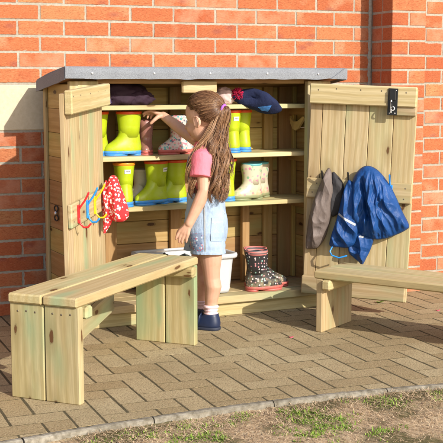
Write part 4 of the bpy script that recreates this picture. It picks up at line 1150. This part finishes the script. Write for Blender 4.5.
# scalp cap below the strands
vs = []; fs = []; NU, NV = 96, 52; keepi = {}
for i in range(NV+1):
    th = pi*i/NV
    for j in range(NU):
        ph = 2*pi*j/NU; d = V3((math.sin(th)*math.cos(ph), math.sin(th)*math.sin(ph), math.cos(th)))
        vs.append(on_skull(d, .992))
ZMIN = [(-1, -.62), (-.40, -.60), (-.20, -.50), (-.09, -.10), (.08, .14), (.35, .20), (.55, .44), (1.01, .56)]
def has_hair(d):
    x = d.x
    for (a, b), (c, e) in zip(ZMIN, ZMIN[1:]):
        if a <= x <= c: return d.z > b+(e-b)*(x-a)/(c-a)+.05*noise.noise(d*9)
    return False
for i in range(NV):
    for j in range(NU):
        th = pi*(i+.5)/NV; ph = 2*pi*(j+.5)/NU; d = V3((math.sin(th)*math.cos(ph), math.sin(th)*math.sin(ph), math.cos(th)))
        if has_hair(d): k = (j+1) % NU; fs.append([i*NU+j, (i+1)*NU+j, (i+1)*NU+k, i*NU+k])
mb.add(vs, fs, tint=.22, smooth=True)
dt = V3((-.97, .05, .10)).normalized()
cnt = 0
while cnt < 2200:
    d = V3((random.gauss(0, 1), random.gauss(0, 1), random.gauss(0, 1))).normalized()
    if not has_hair(d): continue
    if d.dot(dt) > .985: continue
    cnt += 1; ang = d.angle(dt); N = 9; pts = []
    wob = rnd(-.10, .10); k = rnd(.995, 1.035); ax_ = d.cross(dt)
    if ax_.length < 1e-4: continue
    ax_.normalize(); side = rnd(-1, 1)
    for i in range(N+1):
        t = i/N; q = d.copy(); q.rotate(Matrix.Rotation(ang*t, 3, ax_)); q = q+ax_*wob*math.sin(pi*t)*.5
        p = on_skull(q, k)
        if t > .8: p = p.lerp(tie, (t-.8)/.2*.8)
        p += V3((noise.noise(p*60+V3((cnt, 0, 0))), noise.noise(p*60+V3((0, cnt, 0))), 0))*.0012
        pts.append(p)
    tint = min(1, max(0, random.gauss(.30, .16)))
    mb.tube(pts, [.0006]+[.0009]*(N-1)+[.0008], 4, tint=tint)
for _ in range(170):      # stray hairs standing off the head
    d = V3((random.gauss(-.2, .8), random.gauss(0, 1), abs(random.gauss(.4, .6)))).normalized()
    if not has_hair(d) or d.dot(dt) > .97: continue
    ang = d.angle(dt); ax_ = d.cross(dt).normalized(); pts = []; kk = rnd(1.03, 1.075); fr = rnd(.5, 1.0)
    for i in range(8):
        t = i/7; q = d.copy(); q.rotate(Matrix.Rotation(ang*t*fr, 3, ax_)); q += ax_*rnd(-.03, .03); pts.append(on_skull(q, 1.0+(kk-1)*math.sin(pi*min(1, t*.8+.12))))
    mb.tube(pts, .00042, 4, tint=rnd(.4, .95))
hair = mb.build('hair', HAIR, girl)
mb = MB()
def lock(p0, guide, n, spread0, spread1, wave, r0=.00088, curl=1.0, tmin=.75):
    """n wavy strands from p0 along guide points"""
    G_ = [V3(g) for g in guide]; m = len(G_)-1
    NC = max(6, n//46)
    cl = [(2.4*k, math.sqrt((k+.5)/NC), rnd(0, 6.28), rnd(2.3, 3.4)*curl, rnd(.7, 1.3), rnd(tmin, 1.0), rnd(-.16, .16)) for k in range(NC)]
    for _ in range(n):
        ca, cq, ph, fr, amp, end, ct = random.choice(cl)
        ox, oy = cq*math.cos(ca), cq*math.sin(ca); a2 = rnd(0, 6.28); q2 = math.sqrt(random.random()); jx, jy = q2*math.cos(a2), q2*math.sin(a2)
        ph += rnd(-.35, .35); end = min(1, end*rnd(.93, 1.05)); N = 34; pts = []; rad = []; stray = 1 if random.random() > .10 else 2.2; ph2 = rnd(0, 6.28)
        for i in range(N+1):
            t = i/N*end; s = t*m; k = min(int(s), m-1); f = s-k
            g0, g1 = G_[max(k-1, 0)], G_[k]; g2, g3 = G_[k+1], G_[min(k+2, m)]
            c = .5*((2*g1)+(-g0+g2)*f+(2*g0-5*g1+4*g2-g3)*f*f+(-g0+3*g1-3*g2+g3)*f**3)
            sp = spread0+(spread1-spread0)*min(1, t*1.5); w = wave*amp*min(1, t*2.4)*(.7+.6*t)
            jit = (.0055+.004*math.sin(t*9+ca))*min(1, .35+t*1.6)*stray
            c = c+V3((ox*sp*1.1+jx*jit+w*math.sin(fr*2*pi*t+ph), oy*sp*.75+jy*jit+w*.8*math.cos(fr*2*pi*t+ph), w*.25*math.sin(fr*4*pi*t+ph)))
            if stray > 1: c += V3((.004*math.sin(14*t+ph2), .003*math.cos(11*t+ph2), 0))*t
            pts.append(c); rad.append(r0*(1-.45*t) if i < N else .0003)
        mb.tube(pts, rad, 5, tint=min(1, max(0, random.gauss(.56, .15)+ct)))
T0 = tie
lock(T0, [T0, T0+V3((.022, -.012, -.010)), V3((.074, -.058, .905)), V3((.076, -.075, .830)), V3((.072, -.090, .745)), V3((.066, -.096, .665)), V3((.060, -.098, .590))], 1400, .009, .026, .0105)
lock(T0, [T0, T0+V3((.004, -.018, -.016)), V3((.052, -.075, .900)), V3((.040, -.110, .835)), V3((.048, -.135, .745)), V3((.044, -.146, .665)), V3((.040, -.146, .595))], 520, .008, .018, .0100)
lock(T0, [T0, T0+V3((-.012, -.016, -.022)), V3((.018, -.088, .888)), V3((-.022, -.108, .830)), V3((-.052, -.118, .755)), V3((-.058, -.122, .680)), V3((-.050, -.126, .600))], 260, .006, .011, .0095)
lock(T0, [T0, T0+V3((.03, -.012, -.006)), V3((.088, -.060, .90)), V3((.098, -.070, .80)), V3((.106, -.085, .71)), V3((.102, -.09, .63))], 90, .006, .016, .012)
tag(mb.build('ponytail', HAIR, girl), 'long wavy ponytail')
mb = MB(); dtie = V3((.9, -.35, -.1)).normalized()
dtie = V3((.75, -.45, -.35)).normalized(); mb.tube(ring(tie+V3((.015, -.011, -.006)), .0150, 20, 0, dtie), [.0058+.0014*math.sin(i*2.3) for i in range(21)], 10); mb.build('hair_tie', PURPLE, girl)

# ----------------------------------------------------------------------------- light, camera
SUN_AZ, SUN_EL = math.radians(18), math.radians(26.5)         # from the wall's normal toward +X
sd = Vector((math.sin(SUN_AZ)*math.cos(SUN_EL), -math.cos(SUN_AZ)*math.cos(SUN_EL), math.sin(SUN_EL)))
L = bpy.data.lights.new('sun', 'SUN'); L.energy = 4.3; L.angle = math.radians(.53); L.color = (1, .95, .865)
so = bpy.data.objects.new('sun', L); COL.objects.link(so); so.rotation_euler = sd.to_track_quat('Z', 'Y').to_euler(); so.location = (2, -5, 5)
w = bpy.data.worlds.new('World'); sc.world = w; w.use_nodes = True
nt = w.node_tree; bg = nt.nodes['Background']; sk = nt.nodes.new('ShaderNodeTexSky'); sk.sky_type = 'NISHITA'; sk.sun_disc = False
sk.sun_elevation = SUN_EL; sk.sun_rotation = math.atan2(sd.x, sd.y); sk.air_density = 1.0; sk.dust_density = 1.5
nt.links.new(sk.outputs['Color'], bg.inputs['Color']); bg.inputs['Strength'].default_value = .15

cam = bpy.data.cameras.new('camera'); co = bpy.data.objects.new('camera', cam); COL.objects.link(co)
cam.sensor_width = 36; cam.lens = 1102.44/443*36; cam.clip_end = 1000; cam.clip_start = .05
co.location = (-1.2603, -5.2418, 1.1203)
p_, y_ = .12580, .38770
fw = Vector((math.sin(y_)*math.cos(p_), math.cos(y_)*math.cos(p_), -math.sin(p_)))
co.rotation_euler = fw.to_track_quat('-Z', 'Y').to_euler()
sc.camera = co
sc.view_settings.view_transform = 'Standard'; sc.view_settings.look = 'None'; sc.view_settings.gamma = 1; sc.view_settings.exposure = .43
try: sc.view_settings.use_curve_mapping = False
except Exception: pass
sc.cycles.max_bounces = 8
